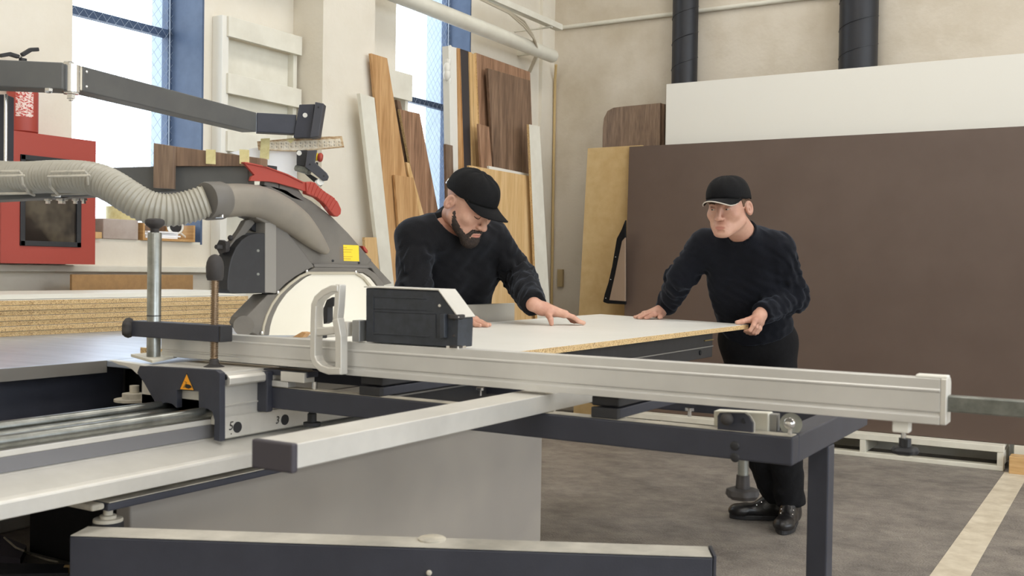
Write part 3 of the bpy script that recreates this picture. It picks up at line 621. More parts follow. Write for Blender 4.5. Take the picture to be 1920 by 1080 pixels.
# arm
a0=P(262,603,y=py-.008); a1=P(425,609,y=py-.008); b0=P(262,632,y=py-.008); b1=P(425,637,y=py-.008)
ad=(P(432,618,z=1.0)-P(262,617,z=1.0)); 
yA=py
A=P(258,617,y=yA); B_=P(424,620,y=yA-.0)
za=(P(300,603,y=yA).z+P(300,633,y=yA).z)/2; hh=(P(300,603,y=yA).z-P(300,633,y=yA).z)/2
MB().box((A.x,yA-.019,za-hh),(B_.x-.005,yA+.019,za+hh)).build('clamp_arm',NAVY,cl,.002)
MB().box((B_.x-.005,yA-.0185,za-hh+.0005),(B_.x+.002,yA+.0185,za+hh-.0005)).build('arm_cap',BLACK,cl,.002)
kn=P(245,616,y=yA)
MB().lathe((A.x,yA-.004,za),(-1,-.7,.05),[(.011,-.002),(.013,.006),(.022,.012),(.0245,.02),(.022,.028),(.014,.031)],36,fl=(.08,5)).build('side_knob',BLACKS,cl)
sx=P(403,620,y=yA).x-.002
zh=P(400,524,y=yA).z; zt3=P(400,478,y=yA).z
scr=MB(); zz0=P(404,684,y=yA).z
scr.cyl((sx,yA,zz0),(sx,yA,zh),.0068,n=16)
path=[];t=0
while zz0+.012+t/(2*PI)*.0042<zh: path.append((sx+.0085*math.cos(t),yA+.0085*math.sin(t),zz0+.012+t/(2*PI)*.0042)); t+=PI/5
scr.tube(path,.0014,n=5); scr.build('threaded_spindle',mat('bronzed_steel',(150,128,104),.4,.9),cl)
MB().lathe((sx,yA,zh-.002),(0,0,1),[(.017,0),(.018,.004),(.0195,.007),(.0205,.03),(.0190,.042),(.0145,.053),(.008,.059),(.001,.061)],26).build('grip',BLACKS,cl)
MB().lathe((sx,yA,P(404,694,y=yA).z),(0,0,1),[(.024,0),(.026,.003),(.024,.008),(.012,.014),(.011,.018),(.0105,.019),(.0105,.024),(.008,.027)],24).build('pressure_pad',BLACKS,cl)
# ---------------------------------------------------------------- outrigger table
ot=thing('outrigger_table','anthracite steel outrigger table frame with a square leg, under the crosscut fence','outrigger table',(-1.1,2.05,0))
x1_=-.497; 
MB().box((-1.735,1.76,.811),(x1_,1.80,.860)).build('front_beam',NAVY,ot,.003)
lab(MB().box((-1.73,1.765,.8602),(x1_-.004,1.797,.8612)).build('dust_layer',DUST,ot),'pale sawdust along the top of the beam')
MB().box((x1_-.045,1.80,.811),(x1_,2.34,.860)).build('side_beam',NAVY,ot,.003)
MB().box((-1.735,2.30,.811),(x1_-.045,2.34,.860)).build('rear_beam',NAVY,ot,.003)
lg=P(1562,850,x=x1_); 
MB().box((x1_-.040,lg.y-.032,0),(x1_,lg.y+.012,.811)).build('leg',NAVY,ot,.003)
MB().box((-1.736,1.742,P(487,776,x=-1.70).z),(-1.704,1.762,.897)).build('hook_bracket',NAVY,ot,.003)
MB().box((-1.76,1.762,.888),(-1.60,1.80,.9015)).build('hook_arm',NAVY,ot,.002)
for u0,u1,l in ((677,715,0),(1112,1160,1)):
    a=P(u0,740,y=1.768); b=P(u1,740,y=1.768); zl_=.8615
    MB().box((a.x,1.775,zl_),(b.x,2.32,zl_+.019)).build('cross_rail',NAVY,ot,.002)
    MB().box((a.x-.001,1.762,zl_),(b.x+.001,1.775,zl_+.020)).build('rail_cap',BLACK,ot,.002)
    MB().box((a.x-.005,1.772,zl_+.0215),(b.x-.001,1.99,zl_+.040)).build('rubber_pad',BLACK,ot,.003)
fb=P(1390,790,y=1.775)
MB().prism(PL([(1338,770),(1440,775),(1440,813),(1400,811),(1338,808)],y=1.80),(0,.03,0)).build('mounting_block',WHITEP,ot,.002)
MB().prism(PL([(1345,814),(1345,780),(1349,774),(1394,775),(1403,781),(1411,793),(1411,818)],y=1.766),(0,.006,0)).build('lock_bracket',NAVY,ot,.001)
MB().prism(PL([(1355,772),(1400,773),(1408,780),(1415,793),(1415,818),(1400,816)],y=1.773),(0,.003,0)).build('bracket_edge',ALU2,ot,.0005)
MB().sphere(P(1363,786,y=1.752),.0115,18).build('ball_knob',BLACKS,ot)
MB().cyl(P(1395,789,y=1.7655),P(1395,789,y=1.768),.005,n=14).build('bracket_hole',DARK,ot)
MB().sphere(P(1480,794,y=1.785),.0105,18).build('steel_ball',CHROME,ot)
MB().cyl(P(1481,815,y=1.785),P(1481,800,y=1.785),.004,n=12).build('ball_stem',CHROME,ot)
MB().cyl(P(1483,795,y=1.815),P(1483,795,y=1.825),.0195,n=28).build('disc',STEEL,ot)
MB().box(P(1442,776,y=1.81),P(1462,812,y=1.83)).build('spacer',ALUD,ot,.001)
for v in (836,858): MB().sphere(P(1378,v,y=1.7595),.0085,16,sc=(1,.35,1)).build('round_plug',BLACK,ot)
rk=P(1394,860,y=1.785); z_a=P(1394,905,y=1.785).z
MB().cyl((rk.x,1.785,z_a),(rk.x,1.785,.811),.0095,n=18).build('clamp_rod',STEEL,ot)
MB().lathe((rk.x,1.785,P(1394,938,y=1.785).z),(0,0,1),[(.012,0),(.024,.003),(.029,.010),(.0275,.019),(.020,.022),(.0125,.021),(.0115,.036),(.011,.045)],40,fl=(.06,7)).build('star_knob',BLACKS,ot)
for u,v,yy_ in ((1293,781,2.1),(900,742,2.0)):
    q=P(u,v,y=yy_); MB().lathe(q,(0,0,1),[(.004,0),(.004,.012),(.010,.013),(.010,.019)],12).build('levelling_bolt',CHROME,ot)
MB().box(P(526,696,y=1.755),P(590,716,y=1.79)).build('clamp_block',ALU2,ot,.001)
MB().box(P(493,712,y=1.758),P(555,725,y=1.785)).build('clamp_lever',ALU,ot,.001)
q=P(590,716,y=1.78); MB().cyl(q,q+Vector((0,0,-.02)),.006,n=12).build('clamp_bolt',CHROME,ot)
q=P(585,790,y=1.80); MB().lathe(q-Vector((0,0,.01)),(0,0,1),[(.02,0),(.02,.008),(.0105,.009),(.0105,.028),(.008,.029),(.008,.036)],16).build('clamp_screw',BLACK,ot)
# square tube lying on the frame
tb=thing('aluminium_tube','aluminium rectangular tube with a dark end cap lying across the outrigger frame','tube',(-1.02,1.6,.8615))
MB().box((-1.055,1.062,.8622),(-.98,2.34,.897)).build('tube',ALU2,tb,.0015)
MB().box((-1.056,1.050,.857),(-.979,1.062,.898)).build('end_cap',mat('dark_end_cap',(66,62,68),.6),tb,.003)
# ---------------------------------------------------------------- foreground swing arm
A0=P(130,1005,z=.64); A1=P(1337,1045,z=.64); dA=(A1-A0).normalized(); nA=Vector((-dA.y,dA.x,0)); wA=.068
sw=thing('swing_arm','dusty anthracite box section swing arm in the foreground, low in front of the cabinet','swing arm',(A0+A1)/2-Vector((0,0,.13)))
MB().prism([A0-Vector((0,0,.001)),A1-Vector((0,0,.001)),A1+nA*wA-Vector((0,0,.001)),A0+nA*wA-Vector((0,0,.001))],(0,0,-.129)).build('beam',NAVY,sw,.003)
lab(MB().prism([A0+dA*.002,A1-dA*.002,A1+nA*wA-dA*.002,A0+nA*wA+dA*.002],(0,0,.001)).build('dust_layer',mat('cream_sawdust',(194,189,178),.85,0.,(150,146,138),9.,8.,lo=.35,hi=.8),sw),'cream sawdust along the top')
MB().prism([A1+dA*.0005+Vector((0,0,.003)),A1+dA*.006+Vector((0,0,.003)),A1+dA*.006+nA*wA+Vector((0,0,.003)),A1+dA*.0005+nA*wA+Vector((0,0,.003))],(0,0,-.134)).build('end_plate',NAVY,sw,.001)
q=P(810,1012,z=.641); MB().lathe(q,(0,0,1),[(.026,0),(.026,.003),(.023,.005)],26).build('pivot_cap',DUST,sw)
q=P(806,1071,d=1.86); qq=A0+dA*((q-A0).dot(dA)); MB().lathe(Vector((qq.x,qq.y,q.z))-nA*.001,-nA,[(.005,0),(.005,.003),(.003,.005)],14).build('bolt',DUST,sw)
# floor level leftovers at lower left
fx=MB().prism([P(-30,1055,z=.10),P(128,1058,z=.10),P(128,1074,z=.10),P(-30,1078,z=.10)],(0,0,-.099)).build('lower_rail',NAVY); tag(fx,'dark steel rail at the lower left corner, left of the swing arm','rail')
o=MB().lathe(P(122,1062,z=.1)-Vector((.0,.0,.01)),(.9,.5,0),[(.016,0),(.016,.03),(.012,.035)],14).build('rail_plug',CHIPF,fx)
o=MB().prism([P(-20,1012,z=.002),P(0,1016,z=.002),P(50,1037,z=.002),P(38,1062,z=.002),P(-20,1052,z=.002)],(0,0,.03)).build('steel_plate',mat('violet_grey_steel',(84,80,92),.5)); tag(o,'grey violet steel plate on the floor at the lower left','plate')
lp=[P(8,1008,z=.045),P(30,1027,z=.045),P(45,1033,z=.05),P(58,1040,z=.006),P(90,1050,z=.006),P(110,1054,z=.006)]
o=MB().tube(lp,.004,n=6).build('thin_cable',DUST); tag(o,'thin pale cable lying on the floor at the lower left','cable')
# black fence and extension beneath the work piece
o=thing('extension_table','dark extension table beam running under the overhanging chipboard panel','extension table',(-1.5,3.0,.80))
MB().box((-1.50,1.86,.80),(-1.462,4.0,.896)).build('beam',BLACK,o,.002)
MB().box((-1.461,1.86,.842),(-1.458,4.0,.846)).build('groove_lip',ALUD,o)
MB().box((-1.46,3.9,.868),(-1.456,4.0,.872)).build('brass_mark',mat('dull_brass',(140,120,70),.5,.4),o)
MB().cyl((-1.485,4.0,.85),(-1.485,4.02,.85),.012,n=12).build('end_screw',BLACK,o)
MB().cyl((-1.4615,3.86,.825),(-1.457,3.86,.825),.010,n=16).build('bore_hole',DARK,o)
MB().box((-1.735,1.9,.86),(-1.50,3.7,.896)).build('infill',NAVY,o,.002)
# the work piece
wz=.905
wp=MB().prism([(-1.40,1.81,wz),(-1.40,4.262,wz),(-2.309,4.69,wz),(P(263,650,y=1.81).x,1.81,wz)],(0,0,.018),0,1)
o=wp.build('melamine_board',[mat('white_melamine',(228,227,222),.38,0.,(222,221,215),2.,3.),CHIP],bevel=.0005); tag(o,'large white faced chipboard panel being pushed over the saw by two workers','panel')
o=MB().box((-2.335,P(850,590,x=-2.33).y,.886),(-2.322,P(962,590,x=-2.33).y,P(962,568,x=-2.33).z)).build('rip_fence',mat('fence_alu',(188,184,174),.45,.5),bevel=.002); tag(o,'low aluminium rip fence plate standing behind the white panel','fence')
# wood strip behind worker's hand
o=MB().box((-1.2,4.55,.90),(-1.17,4.6,.93)); 
# ================================================================ BLADE GUARD
gx=-2.15
gd=thing('blade_guard','grey plastic overhead blade guard with a suction duct, above the saw table','blade guard',P(470,628,x=gx))
def gp(pts,t0,t1,name,m_,bev=.002,par=None):
    """outline on the guard's long plane, t0..t1 = thickness across it (towards +x)"""
    p=PL(pts,x=gx); return MB().prism([q+Vector((t0,0,0)) for q in p],(t1-t0,0,0)).build(name,m_,par or gd,bev)
hood=gp([(455,400),(480,352),(500,346),(540,357),(575,376),(612,404),(645,437),(672,468),(684,482),(690,487),(678,502),(575,499),(560,478),(548,462),(530,440),(505,418),(470,408)],-.05,.02,'hood',GREY,.006)
gp([(575,494),(678,498),(680,503),(577,501)],.02,.028,'lower_lip',GREYL,.002)
gp([(684,482),(700,500),(729,531),(712,535),(690,503),(676,501),(680,490)],-.05,.015,'rear_strut',GREY,.003)
gp([(501,417),(520,430),(548,465),(575,499),(560,507),(540,518),(520,533),(503,550),(499,550),(499,417)],-.045,.03,'ribbed_side',GREYL,.002)
gp([(480,414),(501,416),(501,549),(480,548)],-.04,.036,'front_column',mat('grey_column',(134,130,124),.6),.002)
pl=[(488,438),(478,437),(465,437),(450,441),(437,450),(426,464),(418,482),(413,502),(410,525),(410,543),(415,549),(422,550),(488,549)]
gp(pl,-.02,.034,'black_side_plate',BLACK,.003)
for v in (470,514): MB().cyl(P(484,v,x=gx+.034),P(484,v,x=gx+.037),.004,n=10).build('rivet',STEEL,gd)
outer=[(443,606),(447,594),(488,552),(503,551),(530,530),(548,517),(577,501),(676,503),(690,512),(705,530),(712,545)]
inner=[(700,545),(690,528),(680,518),(668,511),(576,511),(555,521),(534,538),(517,557),(505,576),(497,596),(493,612),(491,628),(470,628),(455,622)]
gp(outer+inner,-.03,.03,'side_skirt',GREY,.003)
rimp=[(492,628),(494,612),(500,592),(510,571),(524,551),(543,533),(562,519),(577,512),(668,512),(682,521),(694,536),(702,548)]
MB().bar(PL(rimp,x=gx+.031),(1,0,0),.008,.005).build('clear_rim',mat('rim_plastic',(176,168,150),.35),gd,.001)
gp(rimp+[(702,628)],.018,.026,'cover_plate',mat('milky_cover',(226,221,208),.35,0.,(220,214,198),2.,3.),.001)
for u,v in ((575,508),(667,510),(521,548),(491,624)): MB().sphere(P(u,v,x=gx+.034),.0055,10).build('screw',CHROME,gd)
fo=P(456,612,x=gx)
MB().cyl(P(457,611,x=gx-.03),P(457,611,x=gx+.04),.028,n=26).build('guide_roller',GREY,gd,.002)
MB().cyl(P(472,614,x=gx+.029),P(472,614,x=gx+.033),.005,n=12).build('roller_screw',BLACK,gd)
for u,v in ((624,489),(673,493)): MB().cyl(P(u,v,x=gx+.019),P(u,v,x=gx+.023),.004,n=12).build('cover_screw',BLACK,hood)
# suction duct on the near side of the hood
ctr=[(402,376),(425,376),(452,375),(480,378),(508,388),(535,403),(560,421),(582,442),(600,460),(613,472)]
rad=[.047,.046,.045,.046,.047,.046,.042,.033,.022,.010]
xs_=[.0,.0,.0,.0,.0,.0,.002,.004,.006,.008]
pth=[P(u,v,x=gx+.03+xs_[i]) for i,(u,v) in enumerate(ctr)]
fine=[];fr_=[]
for i in range(len(pth)-1):
    for k in range(4):
        t=k/4; p0=pth[max(i-1,0)];p1=pth[i];p2=pth[i+1];p3=pth[min(i+2,len(pth)-1)]
        fine.append(.5*((2*p1)+(p2-p0)*t+(2*p0-5*p1+4*p2-p3)*t*t+(3*p1-p0-3*p2+p3)*t**3)); fr_.append(rad[i]*(1-t)+rad[i+1]*t)
fine.append(pth[-1]); fr_.append(rad[-1])
DUCTG=mat('dusty_grey_plastic',(120,114,106),.55,0.,(138,130,118),6.,6.,lo=.3,hi=.75)
MB().tube(fine,.04,n=28,rad=fr_).build('suction_duct',DUCTG,gd)
MB().tube([P(384,377,x=gx+.03),P(388,377,x=gx+.03),P(412,376,x=gx+.03),P(416,376,x=gx+.03)],.05,n=30,rad=[.049,.0515,.0515,.049]).build('hose_clamp',mat('clamp_grey',(104,100,95),.5),gd)
MB().box(P(402,402,x=gx+.05),P(420,409,x=gx+.08)).build('clamp_screw',CHROME,gd,.002)
gp([(460,404),(490,402),(500,418),(478,418),(462,410)],-.02,.04,'duct_neck',GREY,.004)
# tilted lever and lock knob on the left
gp([(466,410),(474,418),(448,448),(432,468),(424,470),(426,460),(446,432),(456,414)],-.01,.01,'lever_arm',GREY,.002)
kb=P(416,462,x=gx)
MB().lathe(P(424,463,x=gx),(P(405,463,x=gx)-P(424,463,x=gx)),[(.016,0),(.019,.006),(.019,.018),(.008,.019),(.006,.032),(.006,.037)],16,fl=(.1,5)).build('lock_knob',BLACKS,gd)
MB().sphere(P(432,446,x=gx),.008,10).build('lever_pin',BLACKS,gd)
gp([(463,408),(476,410),(487,414),(484,437),(474,432)],-.015,.0,'hinge_plate',BLACK,.002)
# yellow sticker
sk=gp([(634,459),(663,460),(664,490),(635,489)],.0203,.0208,'warning_sticker',YEL,0,hood)
for k in range(6):
    v0=464+k*4.2; MB().bar(PL([(637,v0),([650,661,659,645,661,658][k],v0+.4)],x=gx+.0211),(1,0,0),.0011,.0002).build('sticker_text',INKR,sk)
# grey clip block carrying the push stick, red tag
gp([(487,338),(548,352),(562,372),(560,384),(520,362),(486,347)],.0,.02,'stick_holder',GREYL,.002)
gp([(513,345),(514,345),(514,357),(513,357)],.02,.021,'holder_seam',DARK,0)
gp([(671,461),(675,462),(681,470),(680,475),(675,470)],-.01,.02,'red_button',REDP,.001)
# ---------------------------------------------------------------- push stick
ps=thing('push_stick','red plastic push stick with a ribbed grip resting on the blade guard','push stick',P(530,370,x=gx+.02))
bl=[(439,305),(447,305),(480,312),(520,326),(548,340),(558,343),(557,360),(540,354),(500,343),(486,341),(452,340),(454,332),(460,329)]
ble=MB().prism([q+Vector((.028,0,0)) for q in PL(bl,x=gx)],(.008,0,0)).build('blade',REDP,ps,.001)
MB().bar([q+Vector((.032,0,0)) for q in PL([(440,306),(480,314),(520,328),(550,343)],x=gx)],(1,0,0),.004,.016).build('stiffening_rib',REDP,ble,.001)
gr=[(555,342),(564,341),(572,343),(580,352),(592,361),(605,369),(615,380),(621,393),(620,402),(614,407),(607,404),(600,396),(588,381),(575,371),(556,364)]
gro=MB().prism([q+Vector((.022,0,0)) for q in PL(gr,x=gx)],(.020,0,0)).build('grip',REDP,ps,.003)
rb=[((563,343),(557,361)),((570,344),(563,364)),((577,350),(569,367)),((583,355),(575,370)),((589,360),(581,374)),((595,364),(587,379)),((601,368),(592,384)),((607,372),(597,389)),((612,378),(602,394))]
r_=MB()
for a,b in rb: r_.bar([q+Vector((.0425,0,0)) for q in PL([a,b],x=gx)],(1,0,0),.0025,.004)
r_.build('grip_rib',REDP,gro,.0006)
MB().lathe(P(611,391,x=gx+.0415),(1,0,0),[(.006,0),(.007,.0012),(.0035,.0014)],16).build('hanging_hole',mat('dark_red',(96,24,20),.6),gro)
# ---------------------------------------------------------------- corrugated hose
hp=[(-60,322,3.05),(0,331,3.0),(50,333,2.96),(100,331,2.92),(150,332,2.88),(185,338,2.86),(215,352,2.84),(245,371,2.83),(275,387,2.83),(310,394,2.84),(345,390,2.86),(388,377,2.88)]
dend=(P(388,377,x=gx+.03)-CAM).dot(fw); dsh=dend-2.88
pts=[P(u,v,d=d+dsh) for u,v,d in hp]; path=[]
for i in range(len(pts)-1):
    for k in range(8):
        t=k/8; p0=pts[max(i-1,0)];p1=pts[i];p2=pts[i+1];p3=pts[min(i+2,len(pts)-1)]
        path.append(.5*((2*p1)+(p2-p0)*t+(2*p0-5*p1+4*p2-p3)*t*t+(3*p1-p0-3*p2+p3)*t**3))
path.append(pts[-1])
# resample by length for the corrugations
L=[0.]
for i in range(1,len(path)): L.append(L[-1]+(path[i]-path[i-1]).length)
N=int(L[-1]/.0016); rp=[];rr=[]; j=0
for i in range(N+1):
    s_=L[-1]*i/N
    while j<len(L)-2 and L[j+1]<s_: j+=1
    t=(s_-L[j])/(L[j+1]-L[j]); rp.append(path[j].lerp(path[j+1],t)); rr.append(.0425+.0018*math.sin(2*PI*s_/.0118)+.0005*math.sin(4*PI*s_/.0118))
o=MB().tube(rp,.04,n=32,rad=rr).build('suction_hose',HOSE); tag(o,'pale grey corrugated suction hose curving down to the blade guard','hose')
# ---------------------------------------------------------------- lower carrying beam with wire hoops
dl=3.02+dsh
lbm=thing('guard_support_beam','grey box section beam behind the corrugated hose carrying the blade guard','beam',P(230,370,d=dl))
def quadbar(name,tl,tr,br,bl_,d0,d1,depth,m_,par,bev=.003):
    a=P(*tl,d=d0); b=P(*tr,d=d1); c=P(*br,d=d1); e=P(*bl_,d=d0)
    for p_,q_ in ((a,e),(b,c)): q_.x,q_.y=p_.x,p_.y
    n_=(b-a).cross(Vector((0,0,1))).normalized()*-1
    if n_.dot(fw)<0: n_=-n_
    return MB().prism([a,b,c,e],n_*depth).build(name,m_,par,bev)
quadbar('beam',(-40,322),(466,306),(466,352),(-40,377),dl,dl+.02,.08,ARMG,lbm)
for u0,u1 in ((-40,40),(94,163)):
    h=MB(); z0=dl-.13
    def hp_(u,v,dd): return P(u,v,d=dl-dd*1.6)
    h.tube([hp_(u0+4,366,.02),hp_(u0+16,366,.06),hp_(u0,350,.12),hp_(u0-2,332,.14),hp_(u0+2,323,.145),hp_(u1-4,321,.145),hp_(u1,325,.14),hp_(u1+2,345,.13),hp_(u1+14,362,.07),hp_(u1+24,366,.02)],.0036,n=8)
    h.tube([hp_(u0+12,364,.05),hp_(u1+22,362,.05)],.0036,n=8); h.tube([hp_(u0-5,331,.147),hp_(u1+6,329,.147)],.003,n=8)
    h.build('wire_hoop',DUST,lbm)
MB().box(P(103,358,d=dl-.02),P(114,370,d=dl-.01)).build('small_label',PAPER,lbm)
for u,s_ in ((90,.012),(116,.018),(141,.010),(157,.010)):
    q=P(u,372,d=dl+.03); MB().lathe(q,(0,0,-1),[(s_,0),(s_,.006),(s_*.6,.007),(s_*.6,.015)],6).build('hex_bolt',CHROME,lbm)
o=MB().tube([P(0,358,d=dl-.02),P(60,360,d=dl-.02),P(100,361,d=dl-.025),P(125,357,d=dl-.03),P(142,346,d=dl-.03)],.0025,n=6).build('thin_wire',DUST,lbm)
# brown board with tape on the beam
bb=thing('brown_board','dark brown L shaped wooden board taped on top of the guard beam','board',P(310,354,d=dl-.02))
quadbar('cross_piece',(289,269),(500,298),(500,312),(289,311),dl-.012,dl+.02,.02,WALD,bb,.001)
quadbar('hanging_piece',(288,268),(326,274),(326,354),(288,352),dl-.033,dl-.033,.018,GREYW,bb,.001)
for u in (386,449):
    MB().prism(PL([(u,280),(u+18,281),(u+18,308),(u,307)],d=dl-.022),fw*.002).build('tape_strip',TAPE,bb)
# white sheets hanging beside the control panel
wd=3.80
q_=MB().prism(PL([(498,284),(556,277),(557,372),(500,345)],d=wd),fw*.004)
q2_=MB().prism(PL([(430,286),(486,276),(488,298),(470,297)],d=wd+.03),fw*.004)
rl=thing('wooden_ruler','old wooden folding ruler board taped across the control arm','ruler',P(562,270,d=wd-.02))
lab(q_.build('white_sheet',PAPER,rl),'white sheet hanging below the ruler'); q2_.build('white_sheet',PAPER,rl)
rbd=MB().prism(PL([(482,265),(560,258),(641,255),(645,276),(560,284),(484,281)],d=wd-.02),fw*.008).build('ruler_board',wood('stained_ruler',(150,112,74),(200,176,140),(226,214,190),gr=(9,9,30)),rl,.0008)
fc=MB().prism(PL([(500,266),(560,264),(638,260),(641,274),(560,282),(486,280)],d=wd-.0206),fw*.0005).build('paper_scale',mat('scale_paper',(228,220,204),.6,0.,(206,190,162),60.,4.),rl)
dg=MB()
for r0_ in (0,1):
    for k in range(15):
        u=508+k*9.0; v=(268.5,274.5)[r0_]-(k*.28); 
        for (a,b) in (((0,0),(2.2,0)),((2.2,0),(2.2,3.4)),((0,1.8),(2.4,1.8))): 
            if (k+r0_)%3==1 and a==(0,1.8): continue
            dg.bar(PL([(u+a[0],v+a[1]),(u+b[0],v+b[1]+.01)],d=wd-.021),fw,.0010,.0002)
        dg.bar(PL([(u+5,v+.5),(u+5.4,v+4.2)],d=wd-.021),fw,.0007,.0002)
dg.build('scale_digits',INK,fc,fixn=False)
MB().prism(PL([(489,260),(506,259),(504,299),(487,297)],d=wd-.024),fw*.002).build('tape_strip',TAPE,rl)
MB().prism(PL([(537,262),(556,258),(545,269)],d=wd-.022),fw*.001).build('tape_strip',TAPE,rl)
# ---------------------------------------------------------------- control panel arm
za_=1.69
ar=thing('overhead_boom','grey hinged overhead boom running from the left edge to the anthracite head plate','arm',P(130,168,d=2.85))
def zbar(name,p0,p1,z,h,w,m_,par,bev=.003):
    a=P(*p0,z=z); b=P(*p1,z=z); n_=(b-a).cross(Vector((0,0,1))).normalized()
    if n_.dot(fw)<0: n_=-n_
    return MB().prism([a,b,b-Vector((0,0,h)),a-Vector((0,0,h))],n_*w).build(name,m_,par,bev), a, b, n_
o_,a_,b_,n_=zbar('arm_section',(-60,109),(118,117),za_,.073,.08,ARMG,ar)
jc=b_+n_*.04+ (b_-a_).normalized()*.012
MB().cyl(jc-Vector((0,0,.075)),jc+Vector((0,0,.0)),.024,n=24).build('hinge_barrel',CHROME,ar)
MB().lathe(jc+Vector((-.012,0,.0)),(0,0,1),[(.016,0),(.016,.008),(.012,.011)],6).build('hinge_bolt',CHROME,ar)
MB().lathe(jc-Vector((0,0,.076)),(0,0,-1),[(.022,0),(.022,.004),(.012,.005),(.012,.016),(.007,.017),(.007,.022)],6).build('hinge_nut',CHROME,ar)
MB().lathe(P(91,166,z=1.617),(0,0,-1),[(.011,0),(.011,.008),(.007,.012)],6).build('hinge_nut',CHROME,ar)
o2,c2_,d2_,n2_=zbar('hinge_block',(132,121),(156,125),za_-.001,.068,.05,mat('beige_steel',(176,166,148),.35,.6),ar)
dfar=3.65
# long arm: level, receding
A_=P(156,125,z=za_); B2=P(481,211,z=za_); 
zbar('arm_section',(156,124),(481,211),za_,.070,.06,ARMG,ar)
zbar('arm_section',(481,211),(556,215),za_,.070,.05,NAVY,ar)
for v in (135,163): MB().sphere(P(162,v,d=(A_-CAM).dot(fw)+.005),.005,10).build('rivet',CHROME,ar)
dd=(P(556,215,z=za_)-CAM).dot(fw)
MB().prism(PL([(561,196),(590,195),(583,258),(550,258)],d=dd-.01),fw*.03).build('head_plate',NAVY,ar,.002)
MB().prism(PL([(591,191),(607,194),(597,256),(581,258)],d=dd-.03),fw*.05).build('head_plate_flange',mat('anthracite_light',(66,67,74),.5),ar,.002)
MB().cyl(P(572,216,d=dd-.014),P(572,216,d=dd-.008),.0085,n=18).build('white_cap',WHITE,ar)
MB().cyl(P(597,201,d=dd-.032),P(597,201,d=dd-.03),.003,n=10).build('plate_screw',INK,ar)
# control panel lower bracket with emergency stop
cp_=thing('machine_controls','anthracite control panel bracket with a red emergency stop and white handle','control panel',P(590,345,d=dd))
MB().prism(PL([(556,282),(576,281),(572,312),(556,310)],d=dd+.0),fw*.03).build('side_plate',BLACK,cp_,.002)
MB().prism(PL([(576,282),(594,281),(590,304),(612,324),(616,331),(613,338),(605,339),(572,313)],d=dd-.03),fw*.012).build('handle_plate',mat('anthracite_light',(66,67,74),.5),cp_,.002)
MB().prism(PL([(570,325),(575,322),(600,338),(606,343),(602,349),(596,348)],d=dd+.03),fw*.01).build('handle_plate',BLACK,cp_,.002)
MB().cyl(P(601,341,d=dd-.022),P(596,343,d=dd+.03),.0125,n=18).build('white_handle',WHITE,cp_)
MB().cyl(P(556,315,d=dd+.01),P(580,322,d=dd-.02),.012,n=16).build('steel_bar',STEELD,cp_)
MB().cyl(P(561,287,d=dd-.003),P(561,287,d=dd+.003),.009,n=18).build('white_cap',WHITE,cp_)
MB().cyl(P(591,294,d=dd+.01),P(596,294.5,d=dd+.01),.014,n=20).build('yellow_collar',YEL,cp_)
MB().lathe(P(596,294.5,d=dd+.01),P(606,296,d=dd+.01)-P(596,294.5,d=dd+.01),[(.010,0),(.014,.002),(.0165,.006),(.0165,.012),(.012,.017)],24).build('emergency_stop',REDP,cp_)
MB().box(P(593,304,d=dd+.01),P(596,312,d=dd+.02)).build('switch_stem',BLACK,cp_)
for u,v in ((581,308),(607,330)): MB().cyl(P(u,v,d=dd-.032),P(u,v,d=dd-.03),.003,n=10).build('plate_screw',INK,cp_)
MB().box(P(500,309,d=dd-.25),P(516,322,d=dd-.2)).build('cable_clamp',BLACK,cp_,.003)
# vertical post at the left edge, standing on the lower beam
zq=P(0,323,d=dl).z
qa=P(-20,168,d=dl+.05); qb=P(11,168,d=dl+.05); ztop_=za_-.073
o=thing('arm_post','dark vertical post with a bright steel edge at the left edge, between the two arms','post',(qa.x,qa.y,zq))
MB().prism([Vector((qa.x,qa.y,zq)),Vector((qb.x,qb.y,zq)),Vector((qb.x,qb.y,zq))+fw*.05,Vector((qa.x,qa.y,zq))+fw*.05],(0,0,ztop_-zq)).build('post_body',NAVY,o,.002)
MB().cyl((qb.x,qb.y,zq),(qb.x,qb.y,ztop_),.005,n=10).build('steel_edge',CHROME,o)
# ================================================================ PEOPLE
class S:
    """signed distance shapes evaluated on a grid"""
    def __init__(s,lo,hi,h):
        s.lo=np.array(lo,dtype=np.float32); s.h=h
        n=[int(math.ceil((hi[i]-lo[i])/h))+1 for i in range(3)]
        ax=[s.lo[i]+h*np.arange(n[i],dtype=np.float32) for i in range(3)]
        s.X,s.Y,s.Z=ax[0][:,None,None],ax[1][None,:,None],ax[2][None,None,:]; s.n=n
        s.D=np.full(n,9.,dtype=np.float32)
    def cap(s,a,b,ra,rb=None,sc=None):
        rb=ra if rb is None else rb; a=np.array(a,dtype=np.float32); b=np.array(b,dtype=np.float32); ab=b-a; L=float((ab*ab).sum())+1e-9
        px,py,pz=s.X-a[0],s.Y-a[1],s.Z-a[2]
        t=np.clip((px*ab[0]+py*ab[1]+pz*ab[2])/L,0,1)
        return np.sqrt((px-t*ab[0])**2+(py-t*ab[1])**2+(pz-t*ab[2])**2)-(ra+(rb-ra)*t)
    def ell(s,c,r,M=None):
        px,py,pz=s.X-c[0],s.Y-c[1],s.Z-c[2]
        if M is not None:
            px,py,pz=[M[i][0]*px+M[i][1]*py+M[i][2]*pz for i in range(3)]
        k0=np.sqrt((px/r[0])**2+(py/r[1])**2+(pz/r[2])**2); k1=np.sqrt((px/r[0]**2)**2+(py/r[1]**2)**2+(pz/r[2]**2)**2)+1e-6
        return k0*(k0-1)/k1
    def u(s,d,k=.02): s.D=smin(s.D,d,k); return s
    def cut(s,d,k=.01): s.D=-smin(-s.D,d,k); return s
    def mesh(s):
        return nets(s.D,s.lo,s.h)
